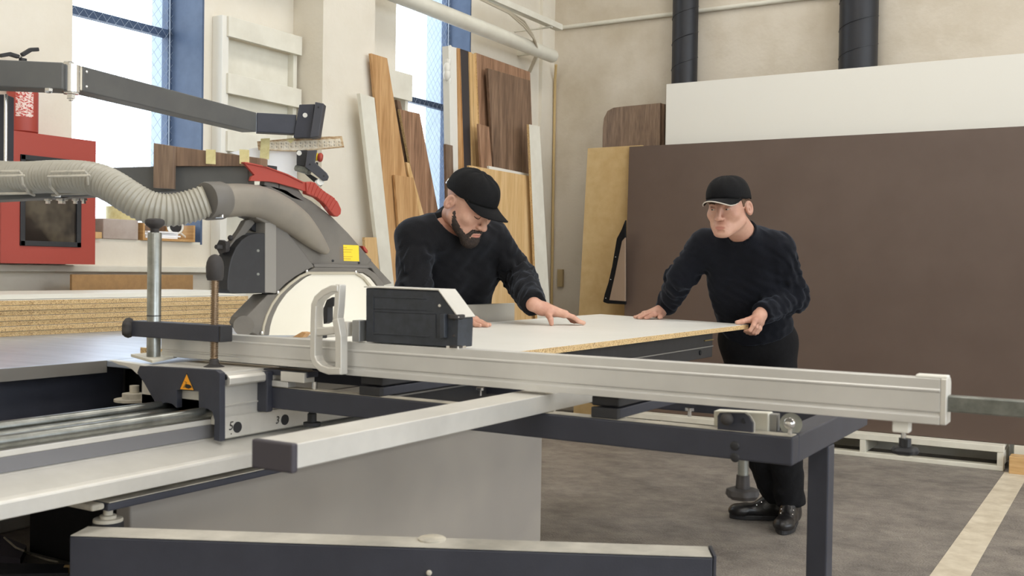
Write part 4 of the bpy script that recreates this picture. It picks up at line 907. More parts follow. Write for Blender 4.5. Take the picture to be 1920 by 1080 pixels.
def smin(a,b,k):
    if k<=0: return np.minimum(a,b)
    h=np.clip(.5+.5*(b-a)/k,0,1); return b+(a-b)*h-k*h*(1-h)
def smax(a,b,k): return -smin(-a,-b,k)
def nets(D,lo,h):
    D=D.astype(np.float32); ins=D<0
    nx,ny,nz=D.shape
    c=np.zeros((nx-1,ny-1,nz-1),dtype=np.int8)
    for i in (0,1):
        for j in (0,1):
            for k in (0,1): c+=ins[i:nx-1+i,j:ny-1+j,k:nz-1+k]
    act=(c>0)&(c<8); idx=np.full(act.shape,-1,dtype=np.int64); I=np.argwhere(act); idx[act]=np.arange(len(I))
    acc=np.zeros((len(I),3)); cnt=np.zeros(len(I))
    cr=[(i,j,k) for i in (0,1) for j in (0,1) for k in (0,1)]
    for a in cr:
        for ax in range(3):
            if a[ax]: continue
            b=list(a); b[ax]=1
            da=D[I[:,0]+a[0],I[:,1]+a[1],I[:,2]+a[2]]; db=D[I[:,0]+b[0],I[:,1]+b[1],I[:,2]+b[2]]
            m_=(da<0)!=(db<0); t=np.where(m_,da/(da-db+1e-12),0)
            p=np.tile(np.array(a,dtype=float),(len(I),1)); p[:,ax]+=t
            acc[m_]+=p[m_]; cnt[m_]+=1
    V=(I+acc/np.maximum(cnt,1)[:,None])*h+lo
    F=[]
    for ax in range(3):
        o1,o2=[(1,2),(2,0),(0,1)][ax]
        sl0=[slice(None)]*3; sl1=[slice(None)]*3; sl0[ax]=slice(0,-1); sl1[ax]=slice(1,None)
        ch=ins[tuple(sl0)]!=ins[tuple(sl1)]; Q=np.argwhere(ch)
        Q=Q[(Q[:,o1]>0)&(Q[:,o2]>0)&(Q[:,o1]<D.shape[o1]-1)&(Q[:,o2]<D.shape[o2]-1)]
        flip=ins[Q[:,0],Q[:,1],Q[:,2]]
        def g(d1,d2):
            q=Q.copy(); q[:,o1]-=d1; q[:,o2]-=d2; return idx[q[:,0],q[:,1],q[:,2]]
        f=np.stack([g(1,1),g(0,1),g(0,0),g(1,0)],1); f[~flip]=f[~flip][:,::-1]; F.append(f[(f>=0).all(1)])
    return V,np.concatenate(F)
def mesh_obj(name,parts,mats,parent,mi=None,smooth=2):
    """parts: list of (V,F[,material indices])"""
    vs=[];fs=[];ms=[];o=0
    for p in parts:
        V,F=p[0],p[1]; vs.append(V); fs.append(F+o); ms.append(p[2] if len(p)>2 else np.zeros(len(F),dtype=int)); o+=len(V)
    V=np.concatenate(vs);F=np.concatenate(fs);Mi=np.concatenate(ms)
    base=Vector(((V[:,0].min()+V[:,0].max())/2,(V[:,1].min()+V[:,1].max())/2,V[:,2].min()))
    me=bpy.data.meshes.new(name); me.vertices.add(len(V)); me.vertices.foreach_set('co',(V-np.array(base)).astype(np.float32).ravel())
    me.loops.add(len(F)*4); me.loops.foreach_set('vertex_index',F.astype(np.int32).ravel())
    me.polygons.add(len(F)); me.polygons.foreach_set('loop_start',np.arange(0,len(F)*4,4,dtype=np.int32)); 
    me.update(calc_edges=True); me.validate()
    for m_ in (mats if isinstance(mats,(list,tuple)) else [mats]): me.materials.append(m_)
    me.polygons.foreach_set('material_index',Mi.astype(np.int32)); me.polygons.foreach_set('use_smooth',np.ones(len(F),dtype=bool)); me.update()
    ob=bpy.data.objects.new(name,me); C.objects.link(ob); place(ob,base,parent)
    if smooth:
        md=ob.modifiers.new('smooth','SMOOTH'); md.iterations=smooth; md.factor=.5
    return ob
def xf(V,R,c): return V@R.T+np.array(c)
def na(v): return np.array(tuple(v))
def noise3(s,f,seed):
    rs=np.random.RandomState(seed); out=0
    for k in range(5):
        w=rs.normal(size=3)*f*(1+.5*k); out=out+np.sin(s.X*w[0]+s.Y*w[1]+s.Z*w[2]+rs.rand()*6)/(1+.6*k)
    return out
# ---- head, built facing -y, z up, centre between the ears
def head_sdf(h=.0026,eyes_closed=False,jaww=1.,squint=.5,nk=(0,.05,-.215)):
    s=S((-.105,-.15,min(-.16,nk[2]-.03)),(.105,max(.14,nk[1]+.09),.14),h)
    s.u(s.ell((0,.012,.035),(.076,.097,.084)),.0)
    s.u(s.ell((0,-.035,-.025),(.062*jaww,.058,.085)),.03)
    for q in (-1,1):
        s.u(s.cap((q*.054*jaww,-.005,-.055),(q*.020,-.077,-.094),.020,.017),.03)
        s.u(s.ell((q*.043,-.062,-.022),(.024,.022,.022)),.02)
        s.u(s.cap((q*.046,-.076,.027),(q*.012,-.092,.021),.0085,.009),.012)
    s.u(s.ell((0,-.083,-.096),(.025,.018,.016)),.018)
    s.u(s.ell((0,-.078,-.066),(.030,.022,.022)),.02)
    s.u(s.cap((0,.022,-.05),nk,.057,.055),.03)
    for q in (-1,1): s.cut(s.ell((q*.031,-.104,.004),(.018,.016,.0105)),.012)
    s.u(s.cap((0,-.091,.012),(0,-.113,-.030),.0080,.0118),.010)
    s.u(s.ell((0,-.115,-.034),(.012,.0115,.0105)),.006)
    for q in (-1,1):
        s.u(s.ell((q*.0145,-.102,-.037),(.0080,.0110,.0080)),.005)
        s.cut(s.ell((q*.006,-.112,-.0445),(.0035,.005,.003)),.003)
        # lids
        lid=s.ell((q*.031,-.0805,.004),(.0165,.0135,.0125)); 
        if not eyes_closed:
            slit=s.ell((q*.031,-.095,.0012),(.0125,.012,.0030*squint*2)); lid=smax(lid,-slit,.001)
        s.u(lid,.003)
        # nasolabial fold
        s.cut(s.cap((q*.019,-.104,-.042),(q*.032,-.096,-.072),.0022,.0015),.006)
        # ears
        R=Matrix.Rotation(math.radians(-12),3,'X')@Matrix.Rotation(q*math.radians(24),3,'Z')
        Mi=[tuple(r) for r in R]
        ec=np.array((q*.083,.017,-.006)); n0=np.array(Mi[0])*q; n1_=np.array(Mi[1]); e=s.ell(ec,(.0085,.020,.032),Mi); e=smax(e,-s.ell(ec+n0*.009-n1_*.002+np.array((0,0,.003)),(.0085,.0125,.022),Mi),.003); e=smin(e,s.ell(ec+n0*.003-n1_*.001-np.array((0,0,.004)),(.004,.003,.012),Mi),.003); e=smax(e,-s.ell(ec+n0*.010-n1_*.006-np.array((0,0,.006)),(.009,.005,.008),Mi),.003)
        s.u(e,.006); s.u(s.ell((q*.077,.006,-.008),(.006,.006,.008)),.004)
    # lips
    s.u(s.cap((-.018,-.096,-.0685),(.018,-.096,-.0685),.0045),.004); s.u(s.ell((0,-.099,-.0675),(.016,.007,.005)),.004)
    s.u(s.ell((0,-.098,-.0775),(.017,.0075,.0055)),.004)
    s.cut(s.cap((-.024,-.103,-.0722),(.024,-.103,-.0722),.0016),.002)
    s.cut(s.cap((-.012,-.100,-.087),(.012,-.100,-.087),.003),.008)
    return s
def head(parent_mb,R,c,sc,hair,beard,cap_kind,root,closed,jaww,squint,neckp=None):
    nk=tuple(R.T@(na(neckp)-np.array(c))/sc)
    s=head_sdf(eyes_closed=closed,jaww=jaww,squint=squint,nk=nk); base=s.D.copy()
    V,F=s.mesh(); ce=V[F].mean(1)
    Mi=np.zeros(len(F),dtype=int)
    lips=((ce[:,0]/.0205)**2+((ce[:,2]+.0728)/.0085)**2<1)&(ce[:,1]<-.092); Mi[lips]=1
    parent_mb.append((xf(V*sc,R,c),F,Mi))
    def sub(name,s2,m_,sm=1,**k):
        V2,F2=s2.mesh(); return mesh_obj(name,[(xf(V2*sc,R,c),F2)],m_,root,smooth=sm)
    # eyebrows
    s.D=smax(base-.0016,-1*(.0-np.minimum(*[smin(s.cap((q*.046,-.084,.0245),(q*.034,-.094,.029),.0035,.0045),s.cap((q*.034,-.094,.029),(q*.017,-.098,.0245),.0045,.0035),.002) for q in (-1,1)])),.001)
    sub('eyebrows',s,HAIRB if beard else HAIRL)
    if beard:
        nz=noise3(s,420,3)*.0006
        reg=smin(s.ell((0,-.074,-.104),(.042,.038,.036)),np.minimum(s.cap((.073,-.012,-.03),(.044,-.052,-.094),.007,.030),s.cap((-.073,-.012,-.03),(-.044,-.052,-.094),.007,.030)),.02)
        reg=smin(reg,s.cap((-.024,-.100,-.058),(.024,-.100,-.058),.0055),.01)
        for q in (-1,1): reg=smin(reg,s.cap((q*.026,-.094,-.060),(q*.030,-.084,-.09),.006,.009),.008)
        reg=smax(reg,-s.ell((0,-.102,-.0735),(.019,.02,.0085)),.003)
        low=smin(base,s.ell((0,-.082,-.112),(.030,.024,.022)),.02)
        s.D=smax(low-.0010-.0030*np.clip((-.02-s.Y)/.05,0,1)+nz,reg+noise3(s,520,8)*.0022,.004); sub('beard',s,HAIRB)
    if hair=='short':
        reg=smax(s.ell((0,.05,.01),(.12,.075,.075)),.012-s.Z+0*s.X-.9*np.clip(s.Y-.02,0,.05),.006); nz=noise3(s,300,5)*.0008
        reg=smax(reg,-(s.ell((.085,.012,-.006),(.02,.026,.034))),.004); reg=smax(reg,-(s.ell((-.085,.012,-.006),(.02,.026,.034))),.004)
        reg=smin(reg,s.cap((.073,-.022,.034),(.074,-.016,.008),.012,.007),.006); reg=smin(reg,s.cap((-.073,-.022,.034),(-.074,-.016,.008),.012,.007),.006)
        s.D=smax(base-.004+nz,reg,.003); sub('hair',s,HAIRL)
    # eyes
    Rm=Matrix([list(r) for r in R])
    if not closed:
        for q in (-1,1):
            cc=Vector(R@(np.array((q*.031,-.0805,.0035))*sc)+np.array(c)); g=Vector(R@np.array((-.32,-1,-.10))).normalized()
            e=MB().sphere(cc,.0122*sc,16); eo=e.build('eye',EYEW,root); 
            MB().sphere(cc+g*.0072*sc,.0062*sc,12).build('iris',EYED,eo)
    if closed:
        el=MB()
        for q in (-1,1):
            el.tube([Vector(R@(np.array(p)*sc)+np.array(c)) for p in ((q*.0165,-.0915,.0005),(q*.024,-.0945,-.0040),(q*.031,-.0948,-.0058),(q*.039,-.0918,-.0045),(q*.0465,-.0850,-.0005))],.0013,n=6,rad=[.0006,.0013,.0015,.0015,.0008])
        el.build('eyelashes',HAIRB,root)
    # cap
    mb=MB(); n=48; k=14; rows=[]
    zr=.034; ht=.092
    def pt(a,t):
        # t 0 rim .. 1 top
        ph=t*PI/2; rr=math.cos(ph)**.70; zz=zr+ht*math.sin(ph)**.95
        fx=.0845*rr; fyf=.109*rr
        x=fx*math.cos(a); y=.006+fyf*math.sin(a); seam=1+(.016*abs(math.cos(3*a))+.006*math.sin(5*a+7*t+1)+.005*math.sin(11*a-9*t))*rr*min(1,t*4)
        tilt=-.20*(y)   # rim lower at the back, higher at the front handled by rotation of the head
        return np.array((x*seam,y*seam,zz+(.006*math.sin(9*a+4*t)*.3)+( -.012*math.sin(a)*(1-t))))
    vs=[];
    for j in range(k+1):
        for i in range(n): vs.append(Vector(R@(pt(2*PI*i/n,j/k*.995)*sc)+np.array(c)))
    fs=[[j*n+i,j*n+(i+1)%n,(j+1)*n+(i+1)%n,(j+1)*n+i] for j in range(k) for i in range(n)]+[[k*n+i for i in range(n)]]
    mb.add(vs,fs,0,True); 
    cpo=mb.build('cap',CAPM,root); sd=cpo.modifiers.new('solid','SOLIDIFY'); sd.thickness=.004; sd.offset=1
    MB().sphere(Vector(R@(np.array((0,.006,zr+ht+.001))*sc)+np.array(c)),.007*sc,12,sc=(1,1,.7)).build('cap_button',CAPM,cpo)
    # brim
    mb=MB(); na_=28; nr=8; vs=[]
    L_=.088
    for j in range(nr+1):
        for i in range(na_+1):
            a=math.radians(-158+136*i/na_); ca,sa=math.cos(a),math.sin(a); t=j/nr
            x=.0845*ca; y=.006+.109*sa; w=max(0,(-sa-.36)/.64)**.55; ext=L_*w*t
            x2=x*(1-.10*t); y2=y-ext; z2=zr+.012+(.012*-sa-.012)-.13*ext - 6.0*(x2**2)*t*(1. if cap_kind=='plain' else 1.1)*min(1,w*1.5)+.010*t*w
            vs.append(Vector(R@(np.array((x2,y2,z2))*sc)+np.array(c)))
    fs=[[j*(na_+1)+i,j*(na_+1)+i+1,(j+1)*(na_+1)+i+1,(j+1)*(na_+1)+i] for j in range(nr) for i in range(na_)]
    mb.add(vs,fs,0,True); bro=mb.build('brim',CAPM,cpo,fixn=False); sd=bro.modifiers.new('solid','SOLIDIFY'); sd.thickness=.004; sd.offset=0
    if cap_kind=='piped':
        e=MB().tube(vs[nr*(na_+1):],.0026,n=6); e.build('brim_piping',mat('pale_piping',(190,182,170),.7),cpo)
    else:
        q=[R@(np.array(p)*sc)+np.array(c) for p in ((-.050,.099,.046),(-.056,.096,.036),(-.054,.097,.028),(-.045,.102,.028))]
        MB().tube([Vector(p) for p in q],.0028,n=6).build('strap_buckle',CHROME,cpo)
def basis(f,u):
    """f,u given in camera axes (right, up, toward camera) -> rotation taking local(-y=face, z=up)"""
    tow=-fw; cv=lambda a: RT*a[0]+UP*a[1]+tow*a[2]
    F_=cv(f).normalized(); U_=cv(u); U_=(U_-F_*U_.dot(F_)).normalized(); Y=-F_; X=Y.cross(U_)
    return np.array([[X[i],Y[i],U_[i]] for i in range(3)])
# ---- hand: wrist position and finger chains in world space
def hand(parts,wrist,fore,chains,thumb,palm,h=.0024):
    """chains: four fingers, each list of 4 world points (knuckle..tip); thumb list of 4; palm list of extra (a,b,ra,rb)"""
    allp=[wrist,fore]+[p for c_ in chains for p in c_]+thumb
    lo=[min(p[i] for p in allp)-.03 for i in range(3)]; hi=[max(p[i] for p in allp)+.03 for i in range(3)]
    s=S(lo,hi,h)
    s.u(s.cap(fore,wrist,.031,.026),0)
    for i,ch in enumerate(chains):
        rk=[.0125,.0125,.012,.0105][i]
        s.u(s.cap(wrist,ch[0],.021,rk*1.12),.016)
    for i in range(3): s.u(s.cap(chains[i][0],chains[i+1][0],.0118,.0115),.010)
    for i,ch in enumerate(chains):
        sc=[1,1.03,.98,.86][i]; f=None
        r=[.0105*sc,.0094*sc,.0086*sc,.0072*sc]
        for k in range(3):
            d=s.cap(ch[k],ch[k+1],r[k],r[k+1]); f=d if f is None else smin(f,d,.003)
        s.u(f,.0035)
    f=None; r=[.0165,.0125,.0112,.0088]
    for k in range(3):
        d=s.cap(thumb[k],thumb[k+1],r[k],r[k+1]); f=d if f is None else smin(f,d,.004)
    s.u(f,.009); s.u(s.cap(wrist,thumb[0],.019,.0165),.012)
    s.D=s.D+noise3(s,90,9)*.0003
    V,F=s.mesh(); parts.append((V,F))
def nails(root,tips,nm='fingernail'):
    for t,n_,d_ in tips: MB().sphere(t,.0055,10,sc=(1,1,.45)).build(nm,mat('nail',(222,178,160),.3),root)
def torso_cloth(s,shL,shR,chest,hipL,hipR,belly,neck,rr=.0,k=.07):
    pass
def sweater(name,m_,J,root,h=.006,seed=1):
    """J: dict of world joints"""
    pts=[J[k] for k in ('sL','sR','eL','eR','wL','wR','hL','hR','neck')]
    lo=[min(p[i] for p in pts)-.17 for i in range(3)]; hi=[max(p[i] for p in pts)+.17 for i in range(3)]
    s=S(lo,hi,h)
    sL,sR,hL,hR,nk=[na(J[k]) for k in ('sL','sR','hL','hR','neck')]; mid=(sL+sR)/2
    ch=na(J['chest']) if 'chest' in J else mid*.6+(hL+hR)/2*.4
    rt=J.get('r',1.)
    s.u(s.cap(sL,sR,.070*rt),0)
    s.u(s.cap(mid,nk,.085,.060),.05)
    for q in (.30,.70):
        qh=(.22 if q<.5 else .78); a=sL*(1-q)+sR*q; b=hL*(1-qh)+hR*qh; c_=a*.62+b*.38+(ch-mid)*.0
        s.u(s.cap(a,c_,.095*rt,.118*rt),.06); s.u(s.cap(c_,b,.118*rt,.124*rt),.06)
    if 'belly' in J: s.u(s.cap(na(J['belly']),na(J['belly'])-(0,0,.12),.115*rt,.11*rt),.08)
    tor=s.D.copy(); tor=tor+noise3(s,14,seed)*.0036+np.abs(noise3(s,24,seed+4))*.0034
    s.D=tor
    # hem
    hm=(hL+hR)/2; ax=(hm-ch)/np.linalg.norm(hm-ch)
    arms=None
    for a,b,c_,w in (('sL','eL','wL',1),('sR','eR','wR',1)):
        A,B_,Cc=na(J[a]),na(J[b]),na(J[c_])
        d=smin(s.cap(A,B_,.073*rt,.062*rt),s.cap(B_,Cc,.063*rt,.048*rt),.03)
        # folds around elbow and forearm
        ab=(Cc-B_)/np.linalg.norm(Cc-B_); t=(s.X-B_[0])*ab[0]+(s.Y-B_[1])*ab[1]+(s.Z-B_[2])*ab[2]
        n1=noise3(s,22,seed+7)
        d=d+.0055*np.sin(t*95+n1*2.3)*np.clip(1-np.abs(t-.06)/.28,0,1)
        ab2=(B_-A)/np.linalg.norm(B_-A); t2=(s.X-A[0])*ab2[0]+(s.Y-A[1])*ab2[1]+(s.Z-A[2])*ab2[2]
        d=d+.0048*np.sin(t2*70+n1*2.6)*np.clip(1-np.abs(t2-.2)/.24,0,1)
        # cuff
        d=smin(d,s.cap(Cc-ab*.045,Cc+ab*.0,.036,.033),.008)
        lim=t-float(np.linalg.norm(Cc-B_))-.004
        d=smax(d,lim,.004)
        arms=d if arms is None else np.minimum(arms,d)
    s.u(arms,.035)
    lim=(s.X-hm[0])*ax[0]+(s.Y-hm[1])*ax[1]+(s.Z-hm[2])*ax[2]-J.get('hem',.03)
    s.D=smax(s.D,lim,.012)
    # crew collar around the neck
    c0=nk; up=na(J['neckdir']); cl_=J.get('collar',.0)
    col=s.cap(c0-up*.03,c0+up*cl_,.072,.066); pl_=(s.X-c0[0])*up[0]+(s.Y-c0[1])*up[1]+(s.Z-c0[2])*up[2]
    s.D=smin(s.D,smax(col,pl_-cl_-.012,.006),.014)
    near=s.cap(c0,c0+up*.12,.085,.12)
    s.D=np.maximum(s.D,-np.maximum(near,-(pl_-cl_-.012)))
    s.cut(s.cap(c0+up*(cl_-.01),c0+up*.12,.058,.062),.004)
    V,F=s.mesh(); return mesh_obj(name,[(V,F)],m_,root,smooth=1)
def inner_body(parts,J,h=.014):
    """the body beneath the clothes, one surface from neck to feet"""
    pts=[J[k] for k in ('sL','sR','eL','eR','wL','wR','hL','hR','neck','kL','kR','aL','aR')]
    lo=[min(p[i] for p in pts)-.14 for i in range(3)]; hi=[max(p[i] for p in pts)+.14 for i in range(3)]
    s=S(lo,hi,h); g=lambda k: na(J[k]); rt=J.get('r',1.)
    sL,sR,hL,hR=g('sL'),g('sR'),g('hL'),g('hR'); mid=(sL+sR)/2
    s.u(s.cap(sL,sR,.048),0); s.u(s.cap(mid,g('neck'),.06,.050),.04)
    for q in (.32,.68):
        a=sL*(1-q)+sR*q; b=hL*(1-q)+hR*q; s.u(s.cap(a,b,.078*rt,.078*rt),.05)
    for a,b,c_ in (('sL','eL','wL'),('sR','eR','wR')):
        s.u(s.cap(g(a),g(b),.046,.040),.02); s.u(s.cap(g(b),g(c_),.038,.026),.02)
    for a,b,c_ in (('hL','kL','aL'),('hR','kR','aR')):
        s.u(s.cap(g(a),g(b),.075,.052),.03); s.u(s.cap(g(b),g(c_),.048,.034),.02)
    V,F=s.mesh(); parts.insert(0,(V,F))
def trousers(J,root,h=.008,seed=3):
    g=lambda k: na(J[k]); pts=[J[k] for k in ('hL','hR','kL','kR','aL','aR')]
    lo=[min(p[i] for p in pts)-.16 for i in range(3)]; hi=[max(p[i] for p in pts)+.18 for i in range(3)]; lo[2]=max(lo[2],.02)
    s=S(lo,hi,h)
    for a,b,c_ in (('hL','kL','aL'),('hR','kR','aR')):
        A,B_,Cc=g(a),g(b),g(c_); d=smin(s.cap(A,B_,.096,.078),s.cap(B_,Cc,.075,.066),.03)
        ab=(Cc-B_)/np.linalg.norm(Cc-B_); t=(s.X-B_[0])*ab[0]+(s.Y-B_[1])*ab[1]+(s.Z-B_[2])*ab[2]
        n1=noise3(s,18,seed)
        d=d+.004*np.sin(t*60+n1*2.)*np.clip(t/.35,0,1)+.003*np.sin(t*80+n1*2)*np.clip(1-np.abs(t)/.15,0,1)
        d=smax(d,t-float(np.linalg.norm(Cc-B_))-.02,.006)
        s.u(d,.03)
    s.u(s.cap(g('hL'),g('hR'),.100),.05); s.u(s.cap((g('hL')+g('hR'))/2,(g('hL')+g('hR'))/2+(0,0,.10),.115,.115),.06)
    V,F=s.mesh(); return mesh_obj('trousers',[(V,F)],DENIM,root,smooth=1)
def boot(an,dirv,root):
    an=Vector(an); d=Vector((dirv[0],dirv[1],0)).normalized(); l=Vector((-d.y,d.x,0)); Rb=np.array([[l[i],-d[i],(0,0,1)[i]] for i in range(3)])
    s=S((-.08,-.25,-.005),(.08,.12,.20),.0042)
    s.u(s.cap((0,.02,.045),(0,-.13,.035),.042,.038),0); s.u(s.ell((0,-.165,.038),(.047,.058,.034)),.02); s.u(s.ell((0,.035,.045),(.037,.045,.045)),.02)
    s.u(s.cap((0,.02,.07),(0,.03,.17),.045,.050),.03); s.u(s.cap((0,-.05,.07),(0,0,.13),.035,.04),.03)
    s.D=smax(s.D,s.Z-.175+0*s.X,.006); s.D=s.D+noise3(s,60,4)*.0007
    s.D=smax(s.D,.018-s.Z+0*s.X,.003)
    V,F=s.mesh(); b=mesh_obj('boot',[(xf(V,Rb*.99,(an.x,an.y,0)),F)],LEATHER,root,smooth=1); Rb=Rb*.99
    sl=[]; 
    for i in range(32):
        a=2*PI*i/32; x=.043*math.cos(a); y=-.065+.152*math.sin(a); 
        if y<-.1: x*=1.12
        if abs(y+.03)<.04: x*=.9
        sl.append(Vector(Rb@np.array((x,y,0.))+np.array((an.x,an.y,.001))))
    MB().prism(sl,(0,0,.022)).build('sole',BLACK,b,.003)
    lc=MB()
    for k in range(5):
        y=-.095+.022*k; z=.082+.014*k; p=[Vector(Rb@np.array((x,y,zz))+np.array((an.x,an.y,0))) for x,zz in ((-.026,z-.012),(0,z),(.026,z-.012))]
        lc.tube(p,.0026,n=6)
        for q in (0,2): lc.sphere(p[q],.004,8,mi=1)
    lc.build('laces',[CAPM,CHROME],b)
    return b
def V3(u,v,d): return P(u,v,d=d)
# ---------------------------------------------------------------- the worker at the panel corner (right)
zp=.9235
J={}
J['neck']=V3(1391,436,4.47); J['neckdir']=(0,0,1); J['collar']=.0
J['sR']=V3(1322,462,4.62); J['sL']=V3(1458,470,4.50)
J['eR']=V3(1277,520,4.66); J['wR']=V3(1248,576,4.84)
J['eL']=V3(1488,558,4.60); J['wL']=V3(1428,588,4.42)
J['hR']=V3(1391,636,4.78); J['hL']=V3(1451,640,4.74)
J['kR']=V3(1408,800,4.80); J['hem']=-.045; J['kL']=V3(1470,800,4.68)
fR=P(1432,962,z=.0); fR=Vector((fR.x,fR.y,0)); fL=P(1484,975,z=.0); fL=Vector((fL.x,fL.y,0))
aR=P(1456,915,d=4.80); aL=P(1482,915,d=4.70); aR.z=.11; aL.z=.11
J['aR']=aR; J['aL']=aL; J['r']=1.0
p2=thing('person','clean shaven man in cap with pale brim edge gripping the far corner of the panel','person',((fR.x+fL.x)/2,(fR.y+fL.y)/2,0))
parts=[]
R2=basis((-.55,-.17,.81),(-.09,.98,.165)); c2=V3(1366,389,4.36)
# parts of the face and hands share the body mesh
hc=np.array(tuple(c2))
fing=[]
# right hand flat on the far edge of the panel (image left)
w=P(1246,580,d=4.86)
D_=(P(1200,597,z=zp)-P(1260,595,z=zp)); D_.z=0; D_=D_.normalized(); Sd=Vector((-D_.y,D_.x,0)); 
if Sd.dot(fw)<0: Sd=-Sd
w0=P(1252,598,z=zp); w0=Vector((w0.x,w0.y,zp))+Sd*.045; w0.z=zp+.034
def flat(w0,D_,Sd,spread,near_thumb=1):
    ch=[]
    for i in range(4):
        o_=(-.032+.021*i)*1.0; kn=w0+D_*(.088-.005*abs(i-1))+Sd*(o_)+Vector((0,0,-.012)); dr=(D_+Sd*spread*(i-1.2)).normalized(); L_=[.072,.080,.074,.058][i]
        p1=kn+dr*L_*.42+Vector((0,0,-.0065)); p2_=kn+dr*L_*.74; p2_.z=zp+.0095; p3=kn+dr*L_; p3.z=zp+.0082
        ch.append([kn,p1,p2_,p3])
    return ch
ch=flat(w0,D_,Sd,.10)
th=[w0+D_*.03-Sd*.022+Vector((0,0,-.012)),w0+D_*.055-Sd*.045,w0+D_*.075-Sd*.062,w0+D_*.088-Sd*.066]
th[1].z=zp+.016; th[2].z=zp+.0125; th[3].z=zp+.0095
hand(parts,w0,J['wR'],ch,th,[])
# left hand gripping the corner: thumb on top, fingers curled beneath
cn=Vector((-1.40,4.262,zp)); zw=zp-.018
wl_=P(1424,592,d=4.40)
up=Vector((0,0,1)); tow=-fw
ka=[P(1414,605,d=4.335),P(1418,610,d=4.36),P(1422,614,d=4.385),P(1424,617,d=4.41)]
kb=[P(1409,614,d=4.32),P(1413,618,d=4.345),P(1418,621,d=4.37),P(1421,623,d=4.40)]
kc=[P(1405,621,d=4.315),P(1408,624,d=4.345),P(1413,626,d=4.37),P(1417,626,d=4.40)]
kd=[P(1396,622,d=4.33),P(1399,625,d=4.36),P(1404,627,d=4.385),P(1410,628,d=4.41)]
ch=[[ka[i],kb[i],kc[i],kd[i]] for i in range(4)]
ch=[[P(1416,601,d=4.335),P(1412,611,d=4.315),P(1406,620,d=4.315),P(1397,621,d=4.335)],
    [P(1420,603,d=4.36),P(1417,614,d=4.34),P(1411,623,d=4.345),P(1401,624,d=4.37)],
    [P(1424,605,d=4.385),P(1422,616,d=4.37),P(1416,625,d=4.37),P(1406,626,d=4.395)],
    [P(1427,606,d=4.41),P(1425,617,d=4.40),P(1420,624,d=4.40),P(1411,626,d=4.42)]]
th=[P(1412,599,d=4.36),P(1402,600,d=4.35),P(1391,603,d=4.34),P(1382,604.5,d=4.335)]
for t_ in th[1:]: t_.z=max(t_.z,zp+.0095)
hand(parts,wl_,J['wL'],ch,th,[])
J['neckdir']=tuple((c2-J['neck']).normalized()); head(parts,R2,hc,1.02,'short',False,'piped',p2,False,1.05,.36,J['neck'])
inner_body(parts,J)
body=mesh_obj('body',parts,[SKIN,LIP,STUB],p2,smooth=1)
sweater('sweatshirt',NAVYC,J,p2,seed=2)
trousers(J,p2)
boot(aR,(-.75,-.40),p2); boot(aL,(.12,-.95),p2)
# ---------------------------------------------------------------- the bearded worker (left)
J={}
J['neck']=V3(849,412,4.24); J['neckdir']=(0,0,1); J['collar']=.034
J['sR']=V3(779,446,4.12); J['sL']=V3(918,446,4.36)
J['eR']=V3(775,548,4.02); J['wR']=V3(842,606,3.98)
J['eL']=V3(974,520,4.38); J['wL']=V3(1029,575,4.42)
J['hR']=V3(800,640,4.50); J['hL']=V3(872,640,4.62)
J['belly']=V3(832,560,4.42)
J['kR']=V3(800,820,4.45); J['kL']=V3(875,815,4.58); J['aR']=V3(802,990,4.50); J['aL']=V3(880,975,4.64); J['r']=1.08
J['aR'].z=.10; J['aL'].z=.10
p1=thing('person','bearded man in black cap and sweatshirt leaning over the white panel','person',((J['aR'].x+J['aL'].x)/2,(J['aR'].y+J['aL'].y)/2,0))
parts=[]
R1=basis((.62,-.58,.53),(.44,.81,.377)); hc=np.array(tuple(V3(879,383,4.10)))
# left hand: fingers flat, palm arched, thumb planted
zf=zp+.0085
tipI=P(1094,606,z=zf); tipM=P(1099,603.5,z=zf)
Dh=(tipI-P(1040,606,z=zf)); Dh.z=0; Dh=Dh.normalized(); Sh=Vector((-Dh.y,Dh.x,0)); 
if Sh.dot(fw)<0: Sh=-Sh
kI=tipI-Dh*.088+Vector((0,0,.040)); 
ch=[]
for i in range(4):
    L_=[.0,.010,.004,-.014][i]; t_=tipI+Dh*L_+Sh*(.0205*i*1.05); k_=tipI-Dh*(.078-.002*i)+Sh*(.019*i)+Vector((0,0,.036)); 
    m1=k_.lerp(t_,.45)+Vector((0,0,.004)); m2=k_.lerp(t_,.75)+Vector((0,0,-.003)); m2.z=max(m2.z,zf+.001); ch.append([k_,m1,m2,t_])
wl1=tipI-Dh*.165+Sh*.03+Vector((0,0,.058))
thb=P(1034,607,z=zp+.008)
th=[wl1+Dh*.022-Sh*.02+Vector((0,0,-.012)),wl1+Dh*.018-Sh*.035+Vector((0,0,-.028)),thb+Vector((0,0,.018))-Dh*.004,thb]
J['wL']=wl1-Dh*.035+Vector((0,0,.016))+Sh*.0
hand(parts,wl1,J['wL'],ch,th,[])
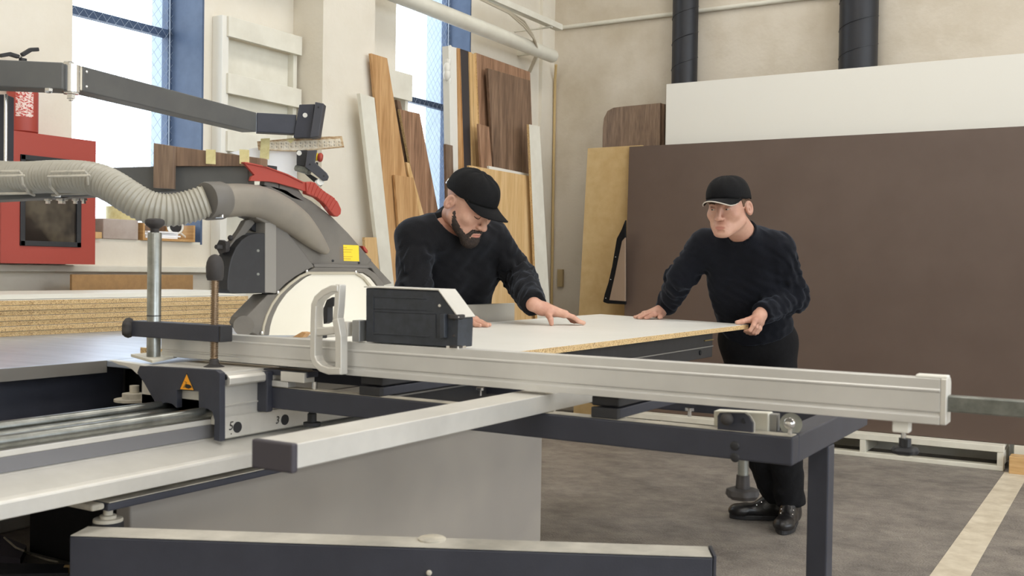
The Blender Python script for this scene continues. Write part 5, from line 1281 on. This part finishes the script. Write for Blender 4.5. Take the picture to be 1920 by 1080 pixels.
# right hand resting on the table behind the stop housing
zt2_=.8845+.009
ww=J['wR'].copy(); ww.z=max(ww.z-.01,.935)
Dq=(RT*.8-fw*.6); Dq.z=0; Dq=Dq.normalized(); Sq=Vector((-Dq.y,Dq.x,0))
w0=ww+Dq*.03; zp_=zp; 
zp=.885 if w0.x<-2.31 else zp_
w0.z=zp+.036
ch=flat(w0,Dq,Sq,.1)
th=[w0+Dq*.03+Sq*.022*-1+Vector((0,0,-.012)),w0+Dq*.055-Sq*.045,w0+Dq*.075-Sq*.060,w0+Dq*.088-Sq*.064]
th[1].z=zp+.016; th[2].z=zp+.0125; th[3].z=zp+.0095
hand(parts,w0,ww,ch,th,[]); zp=zp_
J['neckdir']=tuple((Vector(hc)-J['neck']).normalized()); head(parts,R1,hc,1.07,'shaved',True,'plain',p1,True,1.06,.4,J['neck'])
inner_body(parts,J)
mesh_obj('body',parts,[SKIN,LIP,STUB],p1,smooth=1)
sweater('sweatshirt',CLOTH,J,p1,seed=5)
trousers(J,p1,seed=6)
boot((J['aR'].x,J['aR'].y,0),(.6,-.6),p1); boot((J['aL'].x,J['aL'].y,0),(.7,-.5),p1)
# ================================================================ LIGHT
wd_=bpy.data.worlds.new('sky'); bpy.context.scene.world=wd_; wd_.use_nodes=True
bg=wd_.node_tree.nodes['Background']; bg.inputs['Color'].default_value=(.84,.92,1.,1); bg.inputs['Strength'].default_value=7.5
def area(name,loc,rot,sx,sy,e,col,portal=False):
    l=bpy.data.lights.new(name,'AREA'); l.shape='RECTANGLE'; l.size=sx; l.size_y=sy; l.energy=e; l.color=col
    o=bpy.data.objects.new(name,l); C.objects.link(o); o.location=loc; o.rotation_euler=rot
    if portal: l.cycles.is_portal=True
    return o
# sky portals at the visible windows
area('portal_1',(xg+.02,(y134+y380)/2,(zs1+4.3)/2),(0,-PI/2,0),4.3-zs1,y380-y134,1,(1,1,1),True)
area('portal_2',(xg2+.02,(y2a+y883)/2,(zs1+4.2)/2),(0,-PI/2,0),4.3-zs1,y883-y2a,1,(1,1,1),True)
for i,(a,b) in enumerate(((-3.6,-.6),(.4,3.4),(4.4,7.0))):
    area('daylight_%d'%i,(XR+.05,(a+b)/2,2.6),(0,PI/2,0),3.5,b-a,[150,115,70][i],(.92,.96,1.))
for i,(x,y) in enumerate(((-1.5,5.2),(2.2,5.2),(-1.5,1.8),(2.2,1.8),(-1.5,-1.8),(2.2,-1.8))):  # unseen fill lights added under the ceiling to brighten the room
    area('ceiling_fill_%d'%i,(x,y,ZC-.05),(0,0,0),1.2,2.2,86,(1.,.965,.91))
sc_=bpy.context.scene
sc_.view_settings.view_transform='Standard'; sc_.view_settings.look='None'; sc_.view_settings.gamma=1; sc_.view_settings.use_curve_mapping=False
sc_.view_settings.exposure=-.78
sc_.cycles.use_denoising=True; sc_.cycles.max_bounces=8; sc_.cycles.diffuse_bounces=5; sc_.cycles.transparent_max_bounces=12
sc_.cycles.sample_clamp_indirect=6
